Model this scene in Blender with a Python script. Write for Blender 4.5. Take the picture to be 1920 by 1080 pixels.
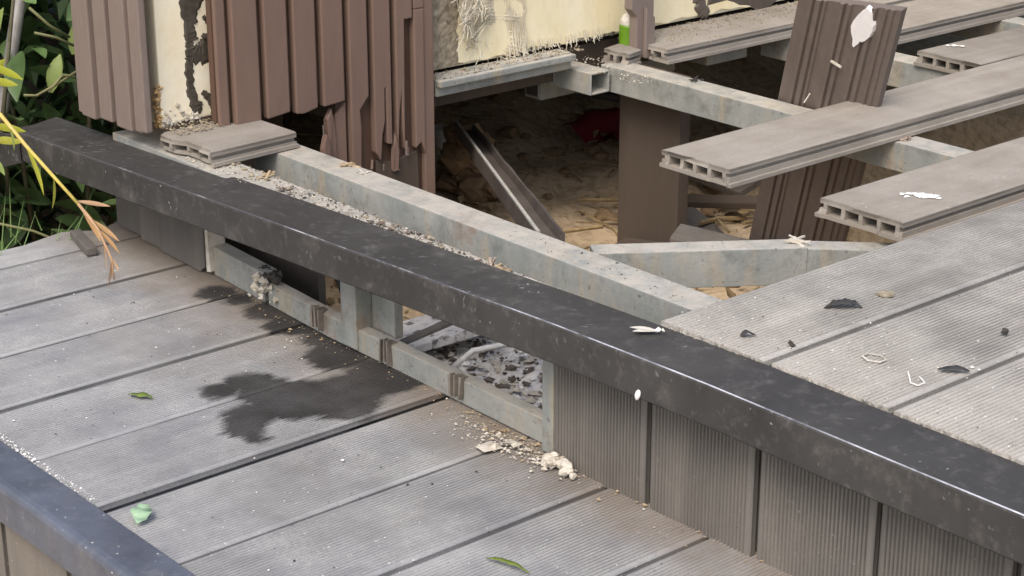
import bpy, bmesh, math, random
from mathutils import Vector, Matrix, noise

SC = bpy.context.scene
for o in list(bpy.data.objects):
    bpy.data.objects.remove(o)
R = random.Random(7)
COL = SC.collection

# ------------------------------------------------------------------ camera
cam_d = bpy.data.cameras.new('camera')
cam = bpy.data.objects.new('camera', cam_d)
COL.objects.link(cam)
_r = Vector((0.65058372, 0.75943388, -0.00100273))
_u = Vector((-0.26314486, 0.22666631, 0.93775112))
_f = Vector((-0.71238726, 0.60982175, -0.34730654))
cam.matrix_world = Matrix(((_r.x, _u.x, -_f.x, 1.42308), (_r.y, _u.y, -_f.y, -1.27125),
                           (_r.z, _u.z, -_f.z, 0.71980), (0, 0, 0, 1)))
cam_d.sensor_width = 36.0
cam_d.lens = 36.0 * 3602.38 / 1920.0
cam_d.clip_start = 0.02
cam_d.clip_end = 500
SC.camera = cam

# ------------------------------------------------------------------ light
SUN_AZ, SUN_EL = math.radians(150), math.radians(52)      # azimuth from +Y towards +X
w = bpy.data.worlds.new('World')
SC.world = w
w.use_nodes = True
nt = w.node_tree
bg = nt.nodes['Background']
sky = nt.nodes.new('ShaderNodeTexSky')
sky.sky_type = 'NISHITA'
sky.sun_disc = False
sky.sun_elevation = SUN_EL
sky.sun_rotation = SUN_AZ
sky.air_density = 1.0
sky.dust_density = 4.0
sky.ozone_density = 1.0
nt.links.new(sky.outputs[0], bg.inputs[0])
bg.inputs[1].default_value = 0.138
sun_d = bpy.data.lights.new('sun', 'SUN')
sun_d.energy = 1.1
sun_d.angle = math.radians(28)
sun_d.color = (1.0, 0.965, 0.92)
sun = bpy.data.objects.new('sun', sun_d)
COL.objects.link(sun)
_sd = Vector((math.sin(SUN_AZ) * math.cos(SUN_EL), math.cos(SUN_AZ) * math.cos(SUN_EL), math.sin(SUN_EL)))
sun.rotation_euler = _sd.to_track_quat('Z', 'Y').to_euler()
SC.view_settings.view_transform = 'Standard'
SC.view_settings.look = 'None'
SC.view_settings.exposure = 0.72
SC.view_settings.gamma = 1.0
SC.render.engine = 'CYCLES'
SC.cycles.use_denoising = True
SC.cycles.max_bounces = 6
SC.cycles.diffuse_bounces = 4

# ------------------------------------------------------------------ materials
def srgb(r, g, b):
    def f(c):
        c /= 255.0
        return c / 12.92 if c <= 0.04045 else ((c + 0.055) / 1.055) ** 2.4
    return (f(r), f(g), f(b), 1.0)

class NT:
    def __init__(s, name):
        s.m = bpy.data.materials.new(name)
        s.m.use_nodes = True
        s.t = s.m.node_tree
        s.b = s.t.nodes['Principled BSDF']
        s.pos = s.t.nodes.new('ShaderNodeNewGeometry').outputs['Position']
    def n(s, typ, **kw):
        x = s.t.nodes.new(typ)
        for k, v in kw.items():
            setattr(x, k, v)
        return x
    def put(s, sock, v):
        if isinstance(v, bpy.types.NodeSocket):
            s.t.links.new(v, sock)
        else:
            sock.default_value = v
    def vmul(s, v, k):
        x = s.n('ShaderNodeVectorMath', operation='MULTIPLY')
        s.put(x.inputs[0], v); x.inputs[1].default_value = k
        return x.outputs[0]
    def vadd(s, a, b):
        x = s.n('ShaderNodeVectorMath', operation='ADD')
        s.put(x.inputs[0], a); s.put(x.inputs[1], b)
        return x.outputs[0]
    def math(s, op, a, b=0.0, c=0.0, clamp=False):
        x = s.n('ShaderNodeMath', operation=op)
        x.use_clamp = clamp
        s.put(x.inputs[0], a); s.put(x.inputs[1], b); s.put(x.inputs[2], c)
        return x.outputs[0]
    def noise(s, scale, detail=3, vec=None, rough=0.55, col=False):
        x = s.n('ShaderNodeTexNoise')
        x.inputs['Scale'].default_value = scale
        x.inputs['Detail'].default_value = detail
        x.inputs['Roughness'].default_value = rough
        s.put(x.inputs['Vector'], vec if vec is not None else s.pos)
        return x.outputs['Color' if col else 'Fac']
    def ramp(s, fac, lo, hi):
        x = s.n('ShaderNodeMapRange')
        s.put(x.inputs['Value'], fac)
        x.inputs['From Min'].default_value = lo; x.inputs['From Max'].default_value = hi
        x.clamp = True
        return x.outputs[0]
    def mix(s, fac, a, b, mode='MIX'):
        x = s.n('ShaderNodeMix', data_type='RGBA', blend_type=mode)
        s.put(x.inputs[0], fac); s.put(x.inputs[6], a); s.put(x.inputs[7], b)
        return x.outputs[2]
    def objrand(s):
        return s.n('ShaderNodeObjectInfo').outputs['Random']
    def bump(s, h, dist=0.001, strength=1.0):
        x = s.n('ShaderNodeBump')
        x.inputs['Strength'].default_value = strength
        x.inputs['Distance'].default_value = dist
        s.put(x.inputs['Height'], h)
        s.t.links.new(x.outputs[0], s.b.inputs['Normal'])
    def done(s, col, rough=0.8, metal=0.0, spec=0.3):
        s.put(s.b.inputs['Base Color'], col)
        s.put(s.b.inputs['Roughness'], rough)
        s.put(s.b.inputs['Metallic'], metal)
        s.b.inputs['Specular IOR Level'].default_value = spec
        return s.m

def scaled(s, v, k):
    return s.vmul(v, k)

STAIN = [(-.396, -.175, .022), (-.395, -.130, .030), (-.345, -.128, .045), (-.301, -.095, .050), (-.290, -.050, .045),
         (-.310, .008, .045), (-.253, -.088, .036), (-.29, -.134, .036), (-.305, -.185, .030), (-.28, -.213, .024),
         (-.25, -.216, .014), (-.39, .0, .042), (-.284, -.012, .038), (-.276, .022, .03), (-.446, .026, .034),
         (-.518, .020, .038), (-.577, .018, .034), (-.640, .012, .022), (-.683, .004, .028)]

def deck_mat(name, ca, cb, dust, grain_axis='y', stain=False, dust_amt=0.5, speck=0.5, moss=None, edge=False):
    s = NT(name)
    off = s.n('ShaderNodeCombineXYZ')
    rnd = s.objrand()
    s.put(off.inputs[0], s.math('MULTIPLY', rnd, 7.0)); s.put(off.inputs[1], s.math('MULTIPLY', rnd, 13.0))
    p = s.vadd(s.pos, off.outputs[0])
    st = {'y': (60, 4, 20), 'z': (60, 60, 4), 'x': (4, 60, 20)}[grain_axis]
    g = s.noise(1.0, 4, s.vmul(p, st), .6)
    big = s.noise(5.0, 4, p, .6)
    col = s.mix(s.ramp(big, .3, .7), ca, cb)
    col = s.mix(s.math('MULTIPLY', s.ramp(g, .35, .75), .35), col, tuple(c * .62 for c in ca[:3]) + (1,))
    d = s.noise(11.0, 5, s.pos, .65)
    fine = s.noise(420.0, 2, s.pos, .6)
    dm = s.math('MULTIPLY', s.ramp(d, .38, .68), dust_amt)
    dm = s.math('MULTIPLY', dm, s.ramp(fine, .25, .62))
    col = s.mix(dm, col, dust)
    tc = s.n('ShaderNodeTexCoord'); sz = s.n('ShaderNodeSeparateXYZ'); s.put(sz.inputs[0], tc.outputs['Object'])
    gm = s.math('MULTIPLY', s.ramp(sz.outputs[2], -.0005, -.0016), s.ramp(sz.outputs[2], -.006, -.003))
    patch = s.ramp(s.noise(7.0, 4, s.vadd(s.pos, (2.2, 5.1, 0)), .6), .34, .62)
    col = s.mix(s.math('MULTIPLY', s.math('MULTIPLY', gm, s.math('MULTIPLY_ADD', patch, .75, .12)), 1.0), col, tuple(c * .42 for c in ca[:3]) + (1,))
    streak = s.noise(1.0, 4, s.vmul(p, {'y': (26, 2.2, 20), 'z': (26, 26, 2.2), 'x': (2.2, 26, 20)}[grain_axis]), .65)
    col = s.mix(s.math('MULTIPLY', s.ramp(streak, .5, .75), .35), col, dust)
    blot = s.noise(3.6, 5, s.vadd(s.pos, (9.2, 1.1, 0)), .7)
    col = s.mix(s.math('MULTIPLY', s.ramp(blot, .52, .72), .16 if edge else .42), col, tuple(c * m_ for c, m_ in zip(ca[:3], (.66, .60, .52))) + (1,))
    clus = s.ramp(s.noise(9.0, 3, s.vadd(s.pos, (4, 8, 2)), .6), .45, .65)
    sp = s.noise(190.0, 1, s.pos, .5)
    col = s.mix(s.math('MULTIPLY', s.math('MULTIPLY', s.ramp(sp, .73, .79), speck), clus), col, srgb(228, 224, 214))
    sp2 = s.noise(150.0, 2, s.vadd(s.pos, (3.1, 1.7, .4)), .5)
    col = s.mix(s.math('MULTIPLY', s.ramp(sp2, .75, .80), .7), col, srgb(45, 42, 40))
    col = s.mix(s.math('MULTIPLY', s.math('SUBTRACT', rnd, .5), .0), col, col)
    k = s.n('ShaderNodeHueSaturation')
    s.put(k.inputs['Value'], s.math('MULTIPLY_ADD', rnd, .22, .89)); s.put(k.inputs['Color'], col)
    col = k.outputs[0]
    rough = .88
    if moss:
        # grime collected in a band along the foot of the riser
        sx = s.n('ShaderNodeSeparateXYZ'); s.put(sx.inputs[0], s.pos)
        nz = s.math('MULTIPLY', s.math('SUBTRACT', s.noise(16, 4, s.pos), .5), .16)
        band = s.ramp(s.math('ADD', sx.outputs[1], nz), -.10, .035)
        col = s.mix(s.math('MULTIPLY', band, .8), col, moss)
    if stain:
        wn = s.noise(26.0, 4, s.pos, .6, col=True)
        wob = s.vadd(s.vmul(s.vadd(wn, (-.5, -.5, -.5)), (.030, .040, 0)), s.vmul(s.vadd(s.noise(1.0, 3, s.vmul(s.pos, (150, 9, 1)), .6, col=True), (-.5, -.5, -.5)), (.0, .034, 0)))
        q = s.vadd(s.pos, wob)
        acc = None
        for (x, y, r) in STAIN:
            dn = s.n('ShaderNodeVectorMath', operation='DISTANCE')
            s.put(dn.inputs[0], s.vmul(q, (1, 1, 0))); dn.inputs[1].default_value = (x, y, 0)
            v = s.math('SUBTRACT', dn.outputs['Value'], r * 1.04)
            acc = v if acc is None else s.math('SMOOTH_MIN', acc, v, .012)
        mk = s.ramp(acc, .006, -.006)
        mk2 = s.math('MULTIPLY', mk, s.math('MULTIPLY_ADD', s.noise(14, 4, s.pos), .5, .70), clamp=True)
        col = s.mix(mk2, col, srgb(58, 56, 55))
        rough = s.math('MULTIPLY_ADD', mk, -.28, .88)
    if edge:
        se = s.n('ShaderNodeSeparateXYZ'); s.put(se.inputs[0], s.pos)
        ez = s.math('ADD', se.outputs[1], s.math('MULTIPLY', s.math('SUBTRACT', s.noise(13, 5, s.pos, .65), .5), .30))
        em = s.math('MULTIPLY', s.ramp(ez, .24, .02), s.ramp(s.noise(380, 3, s.pos, .7), .22, .60))
        col = s.mix(s.math('MULTIPLY', em, .62), col, srgb(196, 189, 178))
    s.bump(s.math('ADD', s.math('MULTIPLY', fine, .5), g), .0012, .5)
    return s.done(col, rough, 0, .25)

def simple_mat(name, ca, cb, scale=12, rough=.8, metal=0.0, fine=120, fcol=None, famt=.3, bump=.0006, spec=.3, stretch=(1, 1, 1), thr=(.35, .7)):
    s = NT(name)
    p = s.vmul(s.pos, stretch)
    a = s.noise(scale, 5, p, .6)
    col = s.mix(s.ramp(a, .32, .68), ca, cb)
    b = s.noise(fine, 3, p, .6)
    if fcol is None:
        fcol = tuple(c * .55 for c in ca[:3]) + (1,)
    col = s.mix(s.math('MULTIPLY', s.ramp(b, *thr), famt), col, fcol)
    s.bump(s.math('ADD', b, a), bump, .6)
    return s.done(col, rough, metal, spec)

M = {}
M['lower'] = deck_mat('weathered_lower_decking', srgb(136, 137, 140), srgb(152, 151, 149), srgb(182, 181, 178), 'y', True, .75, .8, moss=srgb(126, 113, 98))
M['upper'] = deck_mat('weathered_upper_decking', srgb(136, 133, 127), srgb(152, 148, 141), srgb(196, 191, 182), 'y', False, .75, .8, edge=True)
M['plank'] = deck_mat('smooth_hollow_board', srgb(138, 130, 120), srgb(152, 144, 133), srgb(172, 166, 155), 'y', False, .6, .5)
M['fascia'] = deck_mat('fascia_board', srgb(108, 104, 99), srgb(122, 117, 110), srgb(140, 134, 124), 'z', False, .4, .3)
M['darkboard'] = deck_mat('dark_board', srgb(96, 92, 88), srgb(112, 106, 99), srgb(130, 124, 115), 'z', False, .3, .2)

def galv_mat():
    s = NT('galvanised_steel')
    a = s.noise(9.0, 5, s.pos, .65)
    col = s.mix(s.ramp(a, .35, .68), srgb(146, 150, 145), srgb(172, 170, 162))
    vo = s.n('ShaderNodeTexVoronoi'); vo.inputs['Scale'].default_value = 120
    s.put(vo.inputs['Vector'], s.pos)
    vs_ = s.n('ShaderNodeSeparateXYZ'); s.put(vs_.inputs[0], vo.outputs['Color'])
    col = s.mix(s.math('MULTIPLY', vs_.outputs[0], .16), col, srgb(118, 120, 120))
    v = s.noise(1.0, 5, s.vmul(s.pos, (34, 34, 5)), .65)
    col = s.mix(s.math('MULTIPLY', s.ramp(v, .46, .72), .5), col, srgb(126, 134, 130))
    v2 = s.noise(1.0, 4, s.vmul(s.vadd(s.pos, (5, 2, 1)), (22, 22, 4)), .65)
    col = s.mix(s.math('MULTIPLY', s.ramp(v2, .54, .72), .75), col, srgb(186, 168, 138))
    ru = s.noise(10.0, 5, s.vadd(s.pos, (7, 3, 3)), .7)
    col = s.mix(s.math('MULTIPLY', s.ramp(ru, .60, .72), .7), col, srgb(140, 104, 76))
    gr = s.noise(16.0, 6, s.vadd(s.pos, (1, 9, 3)), .75)
    col = s.mix(s.math('MULTIPLY', s.ramp(gr, .52, .70), .55), col, srgb(92, 88, 80))
    nrm = s.n('ShaderNodeSeparateXYZ')
    g = s.n('ShaderNodeNewGeometry'); s.put(nrm.inputs[0], g.outputs['Normal'])
    up = s.ramp(nrm.outputs[2], .5, .9)
    dust = s.ramp(s.noise(26, 5, s.pos, .7), .30, .60)
    col = s.mix(s.math('MULTIPLY', s.math('MULTIPLY', up, dust), .8), col, srgb(196, 188, 174))
    sp = s.noise(150, 2, s.pos)
    col = s.mix(s.math('MULTIPLY', s.ramp(sp, .66, .74), .6), col, srgb(86, 80, 70))
    s.bump(s.math('ADD', s.noise(200, 3, s.pos), s.math('MULTIPLY', gr, 2.0)), .0009, .6)
    return s.done(col, .58, .15, .4)
M['galv'] = galv_mat()
M['rust'] = simple_mat('rusty_steel', srgb(138, 118, 104), srgb(176, 162, 146), 30, .85, fcol=srgb(96, 74, 60), famt=.5, fine=90)
def trim_mat(name, ca, cb, rough):
    s = NT(name)
    a = s.noise(7, 5, s.pos, .65)
    col = s.mix(s.ramp(a, .35, .7), ca, cb)
    # dust film and pale scuffs
    d = s.noise(60, 4, s.pos, .7)
    col = s.mix(s.math('MULTIPLY', s.ramp(d, .55, .75), .22), col, srgb(150, 146, 142))
    sc = s.noise(1.0, 2, s.vmul(s.pos, (95, 160, 70)), .5)
    col = s.mix(s.math('MULTIPLY', s.ramp(sc, .74, .82), .5), col, srgb(160, 158, 158))
    clus = s.ramp(s.noise(8.0, 3, s.vadd(s.pos, (4, 8, 2)), .6), .48, .66)
    sp = s.noise(160, 1, s.pos, .5)
    col = s.mix(s.math('MULTIPLY', s.math('MULTIPLY', s.ramp(sp, .74, .79), .7), clus), col, srgb(205, 202, 198))
    rt = s.n('ShaderNodeVectorRotate', rotation_type='Z_AXIS'); s.put(rt.inputs['Vector'], s.vadd(s.pos, s.vmul(s.noise(14, 2, s.pos, .5, col=True), (.05, .05, .05)))); rt.inputs['Angle'].default_value = .8
    sh_ = s.noise(1.0, 2, s.vmul(rt.outputs[0], (420, 38, 60)), .5)
    smk = s.ramp(s.noise(11, 3, s.vadd(s.pos, (3, 3, 8)), .6), .52, .66)
    col = s.mix(s.math('MULTIPLY', s.math('MULTIPLY', s.ramp(sh_, .66, .74), smk), .75), col, srgb(176, 174, 172))
    fl = s.noise(24, 5, s.vadd(s.pos, (1, 2, 3)), .7)
    col = s.mix(s.math('MULTIPLY', s.ramp(fl, .54, .74), .22), col, srgb(136, 131, 124))
    dr = s.noise(1.0, 3, s.vmul(s.pos, (60, 2, 5)), .6)
    col = s.mix(s.math('MULTIPLY', s.ramp(dr, .62, .74), .45), col, srgb(40, 39, 38))
    s.bump(s.math('ADD', a, s.math('MULTIPLY', d, .2)), .0008, .4)
    rr = s.math('MULTIPLY_ADD', s.ramp(s.noise(13, 4, s.pos), .3, .7), .2, rough)
    return s.done(col, rr, 0.0, .32)
M['trim'] = trim_mat('dark_coated_trim', srgb(55, 53, 51), srgb(71, 69, 66), .58)
M['lowtrim'] = trim_mat('grey_blue_nosing', srgb(74, 78, 88), srgb(100, 106, 118), .36)
def edge_highlight_mat():  # bright highlight on the trim's fold painted as pale colour, stronger to the right
    s = NT('painted_edge_highlight')
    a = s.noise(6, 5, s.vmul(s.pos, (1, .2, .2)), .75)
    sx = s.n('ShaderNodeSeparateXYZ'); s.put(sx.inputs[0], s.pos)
    glint = s.math('ADD', s.ramp(a, .40, .62), s.math('MULTIPLY_ADD', sx.outputs[0], .55, -.2))
    col = s.mix(s.math('MULTIPLY', glint, 1.0, clamp=True), srgb(92, 91, 95), srgb(226, 226, 228))
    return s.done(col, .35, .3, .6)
M['edgehighlight'] = edge_highlight_mat()
M['clad'] = simple_mat('brown_cladding', srgb(116, 95, 84), srgb(126, 105, 92), 5, .6, 0, 90, srgb(106, 84, 74), .25, .0003, .35, (1, 1, .25))
M['cladgroove'] = simple_mat('brown_cladding_web', srgb(88, 68, 57), srgb(98, 76, 63), 9, .7, 0, 160, srgb(80, 60, 50), .35, .0003, .3, (1, 1, .25))
M['cladmauve'] = simple_mat('mauve_brown_cladding', srgb(122, 109, 101), srgb(132, 119, 110), 7, .62, 0, 160, srgb(112, 94, 88), .35, .0003, .35, (1, 1, .25))
M['leanpanel'] = simple_mat('dark_brown_panel', srgb(106, 95, 88), srgb(118, 107, 98), 8, .55, 0, 140, srgb(92, 80, 75), .35, .0003, .4, (1, 1, .3))
M['cream'] = simple_mat('cream_render', srgb(240, 230, 198), srgb(232, 216, 172), 9, .85, 0, 60, srgb(196, 176, 130), .25, .001, .2, (1, 1, .5), (.5, .8))
M['creamcore'] = simple_mat('cream_foam_core', srgb(246, 240, 220), srgb(240, 228, 196), 10, .8, 0, 50, srgb(214, 190, 150), .25, .001, .2, (1, 1, 1), (.5, .8))
M['foam'] = simple_mat('crumbled_orange_foam', srgb(196, 156, 96), srgb(226, 196, 150), 40, .9, 0, 160, srgb(120, 84, 44), .5, .002)
M['adh'] = simple_mat('dried_dark_adhesive', srgb(70, 64, 56), srgb(92, 86, 76), 22, .6, 0, 120, srgb(50, 45, 40), .4, .002)
M['adhgrey'] = simple_mat('grey_brown_adhesive', srgb(96, 86, 78), srgb(110, 100, 90), 14, .6, 0, 120, srgb(80, 70, 62), .4, .001)
M['basecoat'] = simple_mat('rough_grey_base_coat', srgb(150, 138, 118), srgb(186, 174, 150), 24, .95, 0, 90, srgb(84, 74, 62), .7, .004, .1)
M['mesh'] = simple_mat('fibreglass_mesh', srgb(222, 214, 194), srgb(190, 180, 158), 30, .8, famt=.1)
M['crumbpale'] = simple_mat('pale_crumbs', srgb(214, 208, 196), srgb(180, 170, 152), 50, .9, famt=.2)
M['crumbwhite'] = simple_mat('white_chips', srgb(238, 236, 230), srgb(222, 218, 208), 60, .7, famt=.05)
M['crumbdark'] = simple_mat('black_chips', srgb(52, 50, 48), srgb(78, 74, 68), 60, .8, famt=.2)
M['litter'] = simple_mat('dull_litter', srgb(128, 108, 78), srgb(164, 142, 104), 40, .95, famt=.4)
M['crumbtan'] = simple_mat('tan_litter', srgb(150, 128, 98), srgb(196, 178, 146), 60, .9, famt=.3)
def dirt_mat():
    s = NT('dry_dirt')
    a = s.noise(5, 5, s.pos, .65); b = s.noise(60, 4, s.pos, .65)
    col = s.mix(s.ramp(a, .3, .7), srgb(178, 156, 126), srgb(204, 182, 150))
    col = s.mix(s.math('MULTIPLY', s.ramp(b, .45, .65), .45), col, srgb(104, 86, 60))
    s.bump(s.math('ADD', a, b), .006, .6)
    return s.done(col, .95, 0, .1)
M['dirt'] = dirt_mat()
M['rubble'] = simple_mat('ashy_rubble', srgb(196, 194, 194), srgb(226, 222, 214), 22, .9, 0, 70, srgb(60, 60, 62), .8, .004, .15, (1, 1, 1), (.54, .66))
M['oldwood'] = simple_mat('old_grey_plank', srgb(104, 97, 90), srgb(138, 130, 120), 10, .8, 0, 90, srgb(74, 66, 58), .5, .001, .25, (1, 1, 1))
M['channel'] = simple_mat('dull_channel', srgb(70, 63, 58), srgb(92, 84, 78), 14, .6, 0, 90, srgb(66, 58, 52), .4, .001, .35)
M['clod'] = simple_mat('earth_clod', srgb(126, 104, 80), srgb(150, 126, 96), 20, .95, 0, 60, srgb(84, 66, 48), .5, .004, .1)
M['post'] = simple_mat('brown_post_board', srgb(74, 65, 57), srgb(88, 78, 68), 6, .75, 0, 140, srgb(92, 80, 72), .3, .0004, .25, (1, 1, .2))
M['white'] = simple_mat('white_foam_spray', srgb(244, 240, 236), srgb(236, 232, 228), 30, .8, famt=.05)
M['drop'] = simple_mat('white_dropping', srgb(236, 234, 228), srgb(214, 210, 200), 90, .7, famt=.1)
M['green'] = simple_mat('green_plastic', srgb(84, 122, 26), srgb(104, 144, 34), 20, .35, famt=.1, spec=.5)
M['red'] = simple_mat('red_cloth', srgb(140, 34, 46), srgb(112, 26, 38), 20, .9)
M['hose'] = simple_mat('grey_corrugated_hose', srgb(70, 66, 62), srgb(90, 84, 78), 20, .6)
M['cup'] = simple_mat('off_white_plastic', srgb(215, 210, 200), srgb(196, 188, 176), 30, .6)
M['pole'] = simple_mat('dull_metal_pole', srgb(160, 156, 156), srgb(184, 180, 176), 14, .4, .35, 90, srgb(110, 108, 104), .4, .0004, .5, (1, 1, .3))
def leaf_mat(name, ca, cb, trans=.25):
    s = NT(name)
    rnd = s.objrand()
    col = s.mix(rnd, ca, cb)
    col = s.mix(s.math('MULTIPLY', s.ramp(s.noise(60, 3, s.pos), .4, .7), .3), col, tuple(c * .6 for c in ca[:3]) + (1,))
    m = s.done(col, .45, 0, .4)
    t = s.n('ShaderNodeBsdfTranslucent'); s.put(t.inputs[0], col)
    mx = s.n('ShaderNodeMixShader'); mx.inputs[0].default_value = trans
    s.t.links.new(s.b.outputs[0], mx.inputs[1]); s.t.links.new(t.outputs[0], mx.inputs[2])
    s.t.links.new(mx.outputs[0], s.t.nodes['Material Output'].inputs[0])
    return m
M['leafdark'] = leaf_mat('dark_green_leaf', (.048, .095, .031, 1), (.11, .18, .065, 1))
M['leafmid'] = leaf_mat('mid_green_leaf', (.17, .29, .09, 1), (.25, .36, .15, 1))
M['leafbright'] = leaf_mat('bright_leaf', (.28, .36, .08, 1), (.32, .42, .14, 1), .4)
M['leafyellow'] = leaf_mat('yellow_green_leaf', (.42, .45, .04, 1), (.5, .5, .08, 1), .4)
M['leafpale'] = leaf_mat('pale_mint_leaf', (.34, .50, .32, 1), (.36, .52, .34, 1), .2)
M['leaftan'] = leaf_mat('dry_tan_leaf', (.55, .34, .16, 1), (.62, .42, .28, 1), .3)
M['leafdry'] = leaf_mat('dried_black_leaf', (.05, .047, .042, 1), (.075, .07, .062, 1), .05)
M['stem'] = simple_mat('brown_green_stem', srgb(120, 124, 84), srgb(140, 132, 96), 30, .7)
M['stemyel'] = simple_mat('yellow_twig', srgb(190, 190, 70), srgb(214, 184, 110), 8, .6)
M['dullstem'] = simple_mat('dull_bush_stem', srgb(110, 108, 84), srgb(84, 78, 60), 30, .8)

# ------------------------------------------------------------------ mesh helpers
class MB:
    def __init__(s):
        s.v = []; s.f = []; s.mi = []
    def add(s, vs, fs, mi=0):
        k = len(s.v)
        s.v += [tuple(x) for x in vs]
        s.f += [tuple(i + k for i in f) for f in fs]
        s.mi += [mi] * len(fs)
        return s
    def box(s, a, b, mi=0):
        x0, y0, z0 = a; x1, y1, z1 = b
        return s.add([(x0, y0, z0), (x1, y0, z0), (x1, y1, z0), (x0, y1, z0), (x0, y0, z1), (x1, y0, z1), (x1, y1, z1), (x0, y1, z1)],
                     [(0, 3, 2, 1), (4, 5, 6, 7), (0, 1, 5, 4), (1, 2, 6, 5), (2, 3, 7, 6), (3, 0, 4, 7)], mi)
    def prism(s, poly, axis, a, b, mi=0, closed=True):
        """polygon in the plane normal to axis, from coordinate a to b"""
        n = len(poly)
        def P(p, t):
            return {'x': (t, p[0], p[1]), 'y': (p[0], t, p[1]), 'z': (p[0], p[1], t)}[axis]
        vs = [P(p, a) for p in poly] + [P(p, b) for p in poly]
        fs = [(i, (i + 1) % n, n + (i + 1) % n, n + i) for i in range(n)]
        fs += [tuple(range(n - 1, -1, -1)), tuple(range(n, 2 * n))]
        return s.add(vs, fs, mi)
    def bar(s, p, q, w, h, mi=0, up=Vector((0, 0, 1))):
        p = Vector(p); q = Vector(q); d = (q - p).normalized()
        x = d.cross(up)
        if x.length < 1e-4: x = d.cross(Vector((1, 0, 0)))
        x.normalize(); z = x.cross(d)
        vs = []
        for c in (p, q):
            for (i, j) in ((-1, -1), (1, -1), (1, 1), (-1, 1)):
                vs.append(c + x * (i * w / 2) + z * (j * h / 2))
        return s.add(vs, [(0, 1, 2, 3), (7, 6, 5, 4), (0, 4, 5, 1), (1, 5, 6, 2), (2, 6, 7, 3), (3, 7, 4, 0)], mi)
    def tube(s, pts, rad, n=6, mi=0):
        pts = [Vector(p) for p in pts]
        k = len(pts); vs = []
        for i, p in enumerate(pts):
            d = (pts[min(i + 1, k - 1)] - pts[max(i - 1, 0)]).normalized()
            x = d.cross(Vector((.12, .3, .95))).normalized(); y = d.cross(x)
            r = rad[i] if isinstance(rad, (list, tuple)) else rad
            for j in range(n):
                a = 2 * math.pi * j / n
                vs.append(p + x * (r * math.cos(a)) + y * (r * math.sin(a)))
        fs = []
        for i in range(k - 1):
            for j in range(n):
                fs.append((i * n + j, i * n + (j + 1) % n, (i + 1) * n + (j + 1) % n, (i + 1) * n + j))
        fs += [tuple(range(n - 1, -1, -1)), tuple(range((k - 1) * n, k * n))]
        return s.add(vs, fs, mi)
    def chunk(s, p, r, flat=1.0, mi=0, rnd=R):
        p = Vector(p)
        q = [Vector((1, 0, 0)), Vector((-1, 0, 0)), Vector((0, 1, 0)), Vector((0, -1, 0)), Vector((0, 0, 1)), Vector((0, 0, -1))]
        a = rnd.uniform(0, 6.28); rot = Matrix.Rotation(a, 3, 'Z')
        vs = []
        for v in q:
            v = rot @ (v * rnd.uniform(.6, 1.25) + Vector((rnd.uniform(-.35, .35), rnd.uniform(-.35, .35), rnd.uniform(-.35, .35))))
            vs.append(p + Vector((v.x * r, v.y * r, v.z * r * flat)))
        return s.add(vs, [(0, 2, 4), (2, 1, 4), (1, 3, 4), (3, 0, 4), (2, 0, 5), (1, 2, 5), (3, 1, 5), (0, 3, 5)], mi)
    def stone(s, p, r, flat=.75, mi=0, rnd=R):
        p = Vector(p); sd = Vector((rnd.uniform(0, 99), rnd.uniform(0, 99), rnd.uniform(0, 99)))
        vs = []; fs = []
        for i in range(1, 5):
            for j in range(8):
                a, b = math.pi * i / 5, 2 * math.pi * (j + .5 * (i % 2)) / 8
                vs.append(Vector((math.sin(a) * math.cos(b), math.sin(a) * math.sin(b), math.cos(a))))
        vs += [Vector((0, 0, 1)), Vector((0, 0, -1))]
        vs = [v * (1 + .45 * noise.noise(v * 1.1 + sd) + .2 * noise.noise(v * 2.6 + sd)) for v in vs]
        vs = [p + Vector((v.x * r, v.y * r, v.z * r * flat)) for v in vs]
        for i in range(3):
            for j in range(8):
                k = (j + 1) % 8
                fs.append((i * 8 + j, (i + 1) * 8 + j, (i + 1) * 8 + k, i * 8 + k))
        for j in range(8):
            fs.append((32, j, (j + 1) % 8)); fs.append((33, 24 + (j + 1) % 8, 24 + j))
        return s.add(vs, fs, mi)
    def mesh(s, name):
        me = bpy.data.meshes.new(name)
        me.from_pydata(s.v, [], s.f)
        me.update()
        return me

def tag(o, label=None, cat=None, group=None, kind=None):
    if label: o['label'] = label
    if cat: o['category'] = cat
    if group: o['group'] = group
    if kind: o['kind'] = kind
    return o

def link(name, me, mats, parent=None, loc=None, rot=None, smooth=False):
    o = bpy.data.objects.new(name, me)
    COL.objects.link(o)
    if parent is not None: o.parent = parent
    if loc is not None: o.location = loc
    if rot is not None: o.rotation_euler = rot
    if not isinstance(mats, (list, tuple)): mats = [mats]
    if not me.materials:
        for m in mats: me.materials.append(M[m])
    if smooth:
        for p in me.polygons: p.use_smooth = True
    return o

def build(name, mb, mats, parent=None, bevel=0, smooth=False, jitter=0, segs=2, **kw):
    me = mb.mesh(name)
    if len(set(mb.mi)) > 1:
        for p, i in zip(me.polygons, mb.mi): p.material_index = i
    bm = bmesh.new(); bm.from_mesh(me)
    bmesh.ops.recalc_face_normals(bm, faces=bm.faces)
    if bevel:
        es = [e for e in bm.edges if len(e.link_faces) == 2 and e.calc_face_angle(0) > .5]
        bmesh.ops.bevel(bm, geom=es, offset=bevel, segments=segs, affect='EDGES', profile=.6, clamp_overlap=True)
    if jitter:
        for v in bm.verts:
            v.co += Vector((R.uniform(-1, 1), R.uniform(-1, 1), R.uniform(-1, 1))) * jitter
    bm.to_mesh(me); bm.free()
    return link(name, me, mats, parent, smooth=smooth, **kw)

def empty(name, loc=(0, 0, 0)):
    o = bpy.data.objects.new(name, None)
    COL.objects.link(o); o.location = loc
    o.empty_display_size = .05
    return o

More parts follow.
